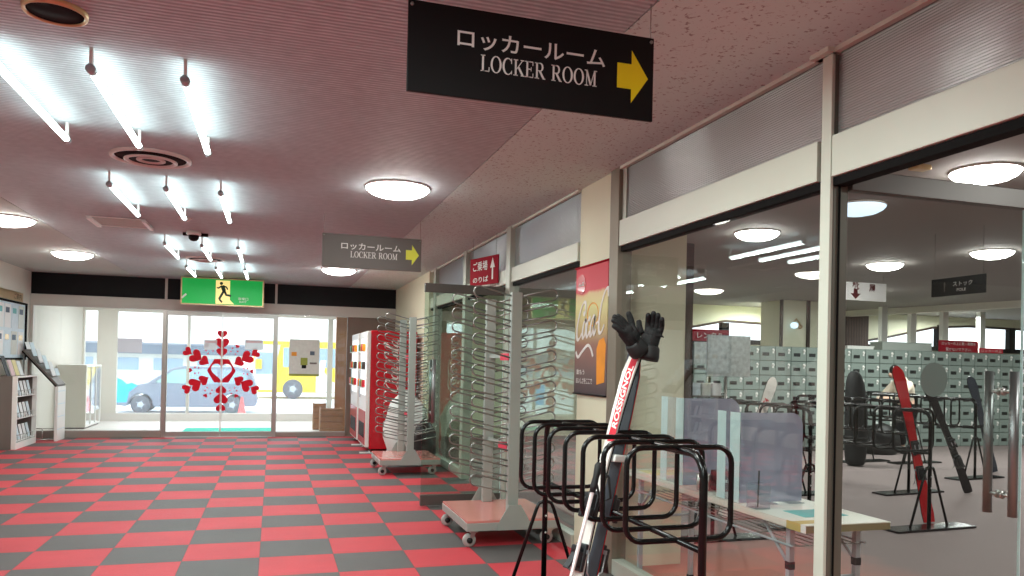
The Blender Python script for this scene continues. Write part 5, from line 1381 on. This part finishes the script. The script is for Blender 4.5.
for z_ in (0.42, 0.98): MB().lathe([(0.168, -0.02), (0.172, -0.018), (0.172, 0.018), (0.168, 0.02)], (bx_, by_, z_), 'Z', 20, cap=False).build('strap', m_rub, t)
MB().tube([(bx_ - 0.12, by_ - 0.1, 0.62), (bx_ - 0.2, by_ - 0.17, 0.74), (bx_ - 0.13, by_ - 0.1, 0.90)], 0.012, 8).build('carry_handle', m_rub, t)

# ------------------------------------------------------------------ outside: car, bus, cone, banner, buildings
GZ = -0.65
def wheel(x, y, r, w, root, nm='wheel'):
    o = MB().lathe([(r * 0.55, -w / 2), (r * 0.93, -w / 2), (r, -w * 0.3), (r, w * 0.3), (r * 0.93, w / 2), (r * 0.55, w / 2)], (x, y, GZ + r), 'Y', 28).build(nm, m_tyre, root)
    mb = MB(); mb.lathe([(0, -w / 2 - 0.01), (r * 0.18, -w / 2 - 0.01), (r * 0.58, -w / 2 + 0.02), (r * 0.58, -w / 2 + 0.03), (0, -w / 2 + 0.03)], (x, y, GZ + r), 'Y', 24)
    for k in range(5):
        a = 2 * PI * k / 5; mb.obox((x + math.cos(a) * r * 0.34, y - w / 2 - 0.005, GZ + r + math.sin(a) * r * 0.34), (math.cos(a), 0, math.sin(a)), Y, (-math.sin(a), 0, math.cos(a)), r * 0.36, 0.012, r * 0.07)
    mb.build('hub', m_hub, o)
t = thing('car', 'silver blue minivan parked outside the entrance doors', 'car', (-2.9, 30.5, GZ))
vx, vy = -5.35, 29.6
prof = [(0.05, 0.30), (0.0, 0.55), (0.06, 0.78), (0.30, 0.90), (1.15, 1.08), (1.95, 1.62), (2.3, 1.70), (4.1, 1.70), (4.55, 1.60), (4.80, 1.05), (4.84, 0.45), (4.78, 0.28), (4.38, 0.26)]
prof += arc(3.98, 0.33, 0.38, 0.38, 0, 180, 10)[0:] + [(3.55, 0.24), (1.36, 0.24)] + arc(0.95, 0.33, 0.38, 0.38, 0, 180, 10) + [(0.5, 0.26)]
MB().prism(prof, (vx, vy, GZ), X, Z, (0, 1.7, 0)).build('body', m_van, t, bevel=0.06, seg=3)
MB().prism([(1.38, 1.10), (2.02, 1.55), (2.45, 1.60), (2.45, 1.08)], (vx, vy - 0.012, GZ), X, Z, (0, 0.012, 0)).build('window', m_vanwin, t)
MB().prism([(2.53, 1.08), (2.53, 1.60), (3.45, 1.60), (3.45, 1.08)], (vx, vy - 0.012, GZ), X, Z, (0, 0.012, 0)).build('window', m_buswin, t)
MB().prism([(3.53, 1.08), (3.53, 1.60), (4.1, 1.60), (4.42, 1.50), (4.52, 1.10)], (vx, vy - 0.012, GZ), X, Z, (0, 0.012, 0)).build('window', m_buswin, t)
MB().prism([(1.22, 1.12), (1.94, 1.60), (1.94, 1.57), (1.28, 1.12)], (vx, vy + 0.1, GZ + 0.02), X, Z, (0, 1.5, 0)).build('windscreen', m_buswin, t)
MB().box(vx + 0.02, vx + 0.42, vy - 0.015, vy + 0.02, GZ + 0.68, GZ + 0.84).build('headlamp', m_hub, t, bevel=0.02)
MB().box(vx + 1.30, vx + 1.45, vy - 0.16, vy - 0.005, GZ + 1.06, GZ + 1.20).build('wing_mirror', m_van, t, bevel=0.03)
mb = MB(); mb.box(vx + 2.48, vx + 2.49, vy - 0.004, vy, GZ + 0.34, GZ + 1.05); mb.box(vx + 3.49, vx + 3.50, vy - 0.004, vy, GZ + 0.34, GZ + 1.05)
mb.build('door_seam', m_tyre, t)
MB().box(vx + 2.25, vx + 2.42, vy - 0.03, vy, GZ + 0.92, GZ + 0.96).build('door_handle', m_hub, t)
for x in (0.95, 3.98):
    for yy in (vy + 0.10, vy + 1.58): wheel(vx + x, yy, 0.32, 0.2, t)
t = thing('bus', 'yellow and white bus parked outside, right of the doors', 'bus', (3.6, 42, GZ))
bx, by, Lb = -0.95, 41.0, 9.4
prof = rrect(0, Lb, 0.32, 2.95, 0.22, 4)
MB().prism(prof, (bx, by, GZ), X, Z, (0, 2.4, 0)).build('body', m_bus, t, bevel=0.05)
MB().prism([(0.02, 0.45), (1.15, 0.45), (1.0, 1.3), (1.3, 2.75), (0.15, 2.75), (-0.01, 1.5)], (bx, by - 0.015, GZ), X, Z, (0, 0.012, 0)).build('front_panel', m_white, t)
MB().prism([(0.12, 1.25), (0.95, 1.25), (1.02, 2.35), (0.2, 2.35)], (bx, by - 0.03, GZ), X, Z, (0, 0.012, 0)).build('door_window', m_buswin, t)
for k in range(5):
    MB().box(bx + 1.45 + k * 1.52, bx + 2.90 + k * 1.52, by - 0.012, by, GZ + 1.62, GZ + 2.62).build('side_window', m_buswin, t)
MB().prism([(3.1, 0.35), (5.2, 0.35), (5.2, 0.55), (3.9, 0.9), (3.5, 1.4), (3.6, 2.0), (3.3, 2.0), (3.1, 1.2)], (bx, by - 0.014, GZ), X, Z, (0, 0.010, 0)).build('white_swoosh', m_white, t)
MB().box(bx + 0.10, bx + 0.42, by - 0.30, by - 0.06, GZ + 1.5, GZ + 2.0).build('mirror', m_bus, t, bevel=0.05)
for x in (1.95, 7.4):
    for yy in (by + 0.08, by + 2.3): wheel(bx + x, yy, 0.50, 0.28, t)
t = thing('traffic_cone', 'coral traffic cone outside behind the heart snowflake', 'cone', (-1.15, 27.4, GZ))
p = onY(242, 400, 27.4)
MB().lathe([(0.165, 0.03), (0.15, 0.05), (0.03, 0.72), (0, 0.73)], (p.x, 27.4, GZ), 'Z', 24).build('cone', m_cone, t)
MB().box(p.x - 0.2, p.x + 0.2, 27.2, 27.6, GZ, GZ + 0.03).build('base', m_cone, t)
p = onY(122, 390, 24.0)
t = thing('banner_flag', 'bright cyan cloth banner outside the left entrance window', 'banner', (p.x, 24, GZ))
Q = [(0, 0), (0.27, 0.0), (0.33, 0.30), (0.55, 0.48), (0.40, 0.56), (0.27, 0.52), (0.14, 0.64), (0.0, 0.70)]
o = MB().prism(Q, (p.x - 0.15, 24, p.z - 0.35), X, Z, (0, 0.03, 0)).build('cloth', m_cyan, t)
MB().tube([(p.x - 0.17, 24, GZ), (p.x - 0.17, 24, p.z + 0.5)], 0.015, 8).build('pole', m_white, t)
MB().lathe([(0.22, 0), (0.22, 0.05), (0.03, 0.09), (0, 0.09)], (p.x - 0.17, 24, GZ), 'Z', 20).build('base', m_white, t)
# long buildings across the car park
def hall(lab, x0, x1, y, z1, roofm, wallm, eave):
    t = thing('station_building', lab, 'building', ((x0 + x1) / 2, y, GZ))
    MB().box(x0, x1, y, y + 8, GZ, z1).build('wall', wallm, t)
    MB().prism([(-0.8, 0), (8.4, 0), (8.4, eave * 1.4), (-0.8, eave)], (x0 - 1, y, z1), Y, Z, (x1 - x0 + 2, 0, 0)).build('roof', roofm, t)
    n = int((x1 - x0) / 3)
    for k in range(n): MB().box(x0 + 0.6 + k * 3, x0 + 2.6 + k * 3, y - 0.05, y, z1 - 1.2, z1 - 0.3).build('window', m_buswin, t)
    return t
hall('long low grey roofed building across the car park, left', -30, -2.5, 62, 1.55, m_farb, m_farw, 0.7)
hall('pale building behind the bus', 4, 28, 75, 2.2, m_farb, m_farw, 0.8)
# ------------------------------------------------------------------ daylight, lamps and exposure
wd = bpy.data.worlds.new('sky'); SC.world = wd; wd.use_nodes = True
bg = wd.node_tree.nodes['Background']; bg.inputs['Color'].default_value = (0.86, 0.94, 1.0, 1); bg.inputs['Strength'].default_value = 1.7
def lamp(name, x, y, z, sx, sy, p, col=(0.95, 0.98, 1.0)):
    l = bpy.data.lights.new(name, 'AREA'); l.shape = 'RECTANGLE'; l.size = sx; l.size_y = sy; l.energy = p; l.color = col
    o = bpy.data.objects.new(name, l); COL.objects.link(o); o.location = (x, y, z); return o
CW = (0.84, 1.0, 0.97)
lamp('tube_row_overhead', -0.78, 1.9, 2.6, 0.8, 1.2, 58, CW)
lamp('tube_row_behind', -0.78, -0.6, 2.6, 0.8, 1.2, 34, CW)
lamp('dome_behind', 0.88, 0.2, 2.6, 0.4, 0.4, 14, (0.95, 1, 0.93))
for y_ in (3.03, 8.65):
    l_ = lamp('dome_behind_sign', 0.875, y_, 2.62, 0.4, 0.4, 16, (0.95, 1, 0.93)); l_.data.shape = 'DISK'
for rn, y0, y1 in ROWS:
    for cn, x in COLS: lamp('tube_output', x, (y0 + y1) / 2, 2.584, 0.03, 1.2, 5.0, CW)
lamp('vestibule_fill', -2.2, 16.2, 2.55, 0.3, 0.8, 26); lamp('vestibule_fill', 0.4, 16.2, 2.55, 0.3, 0.8, 26)  # unseen fill lights, added to brighten the vestibule
for x_, y_, p_ in ((4.4, 1.3, 24), (7.2, 3.4, 24), (7.2, 9.6, 36), (10.5, 7.0, 28), (10.5, 9.8, 36), (10.5, 4.0, 28), (4.4, 10.5, 34), (9.5, 13.2, 40), (14.0, 12.9, 60), (13.8, 9.0, 40)):
    lamp('locker_room_fill', x_, y_, 2.6, 0.45, 0.45, p_, (0.96, 1.0, 0.96))  # unseen fill lights, added to lift the dim locker room and its far walls
vs = SC.view_settings
vs.view_transform = 'Standard'; vs.look = 'None'; vs.exposure = 0.86; vs.gamma = 1.0; vs.use_curve_mapping = False
SC.cycles.max_bounces = 10; SC.cycles.transparent_max_bounces = 24; SC.cycles.use_denoising = True
SC.cycles.sample_clamp_indirect = 6.0; SC.cycles.caustics_reflective = False; SC.cycles.caustics_refractive = False
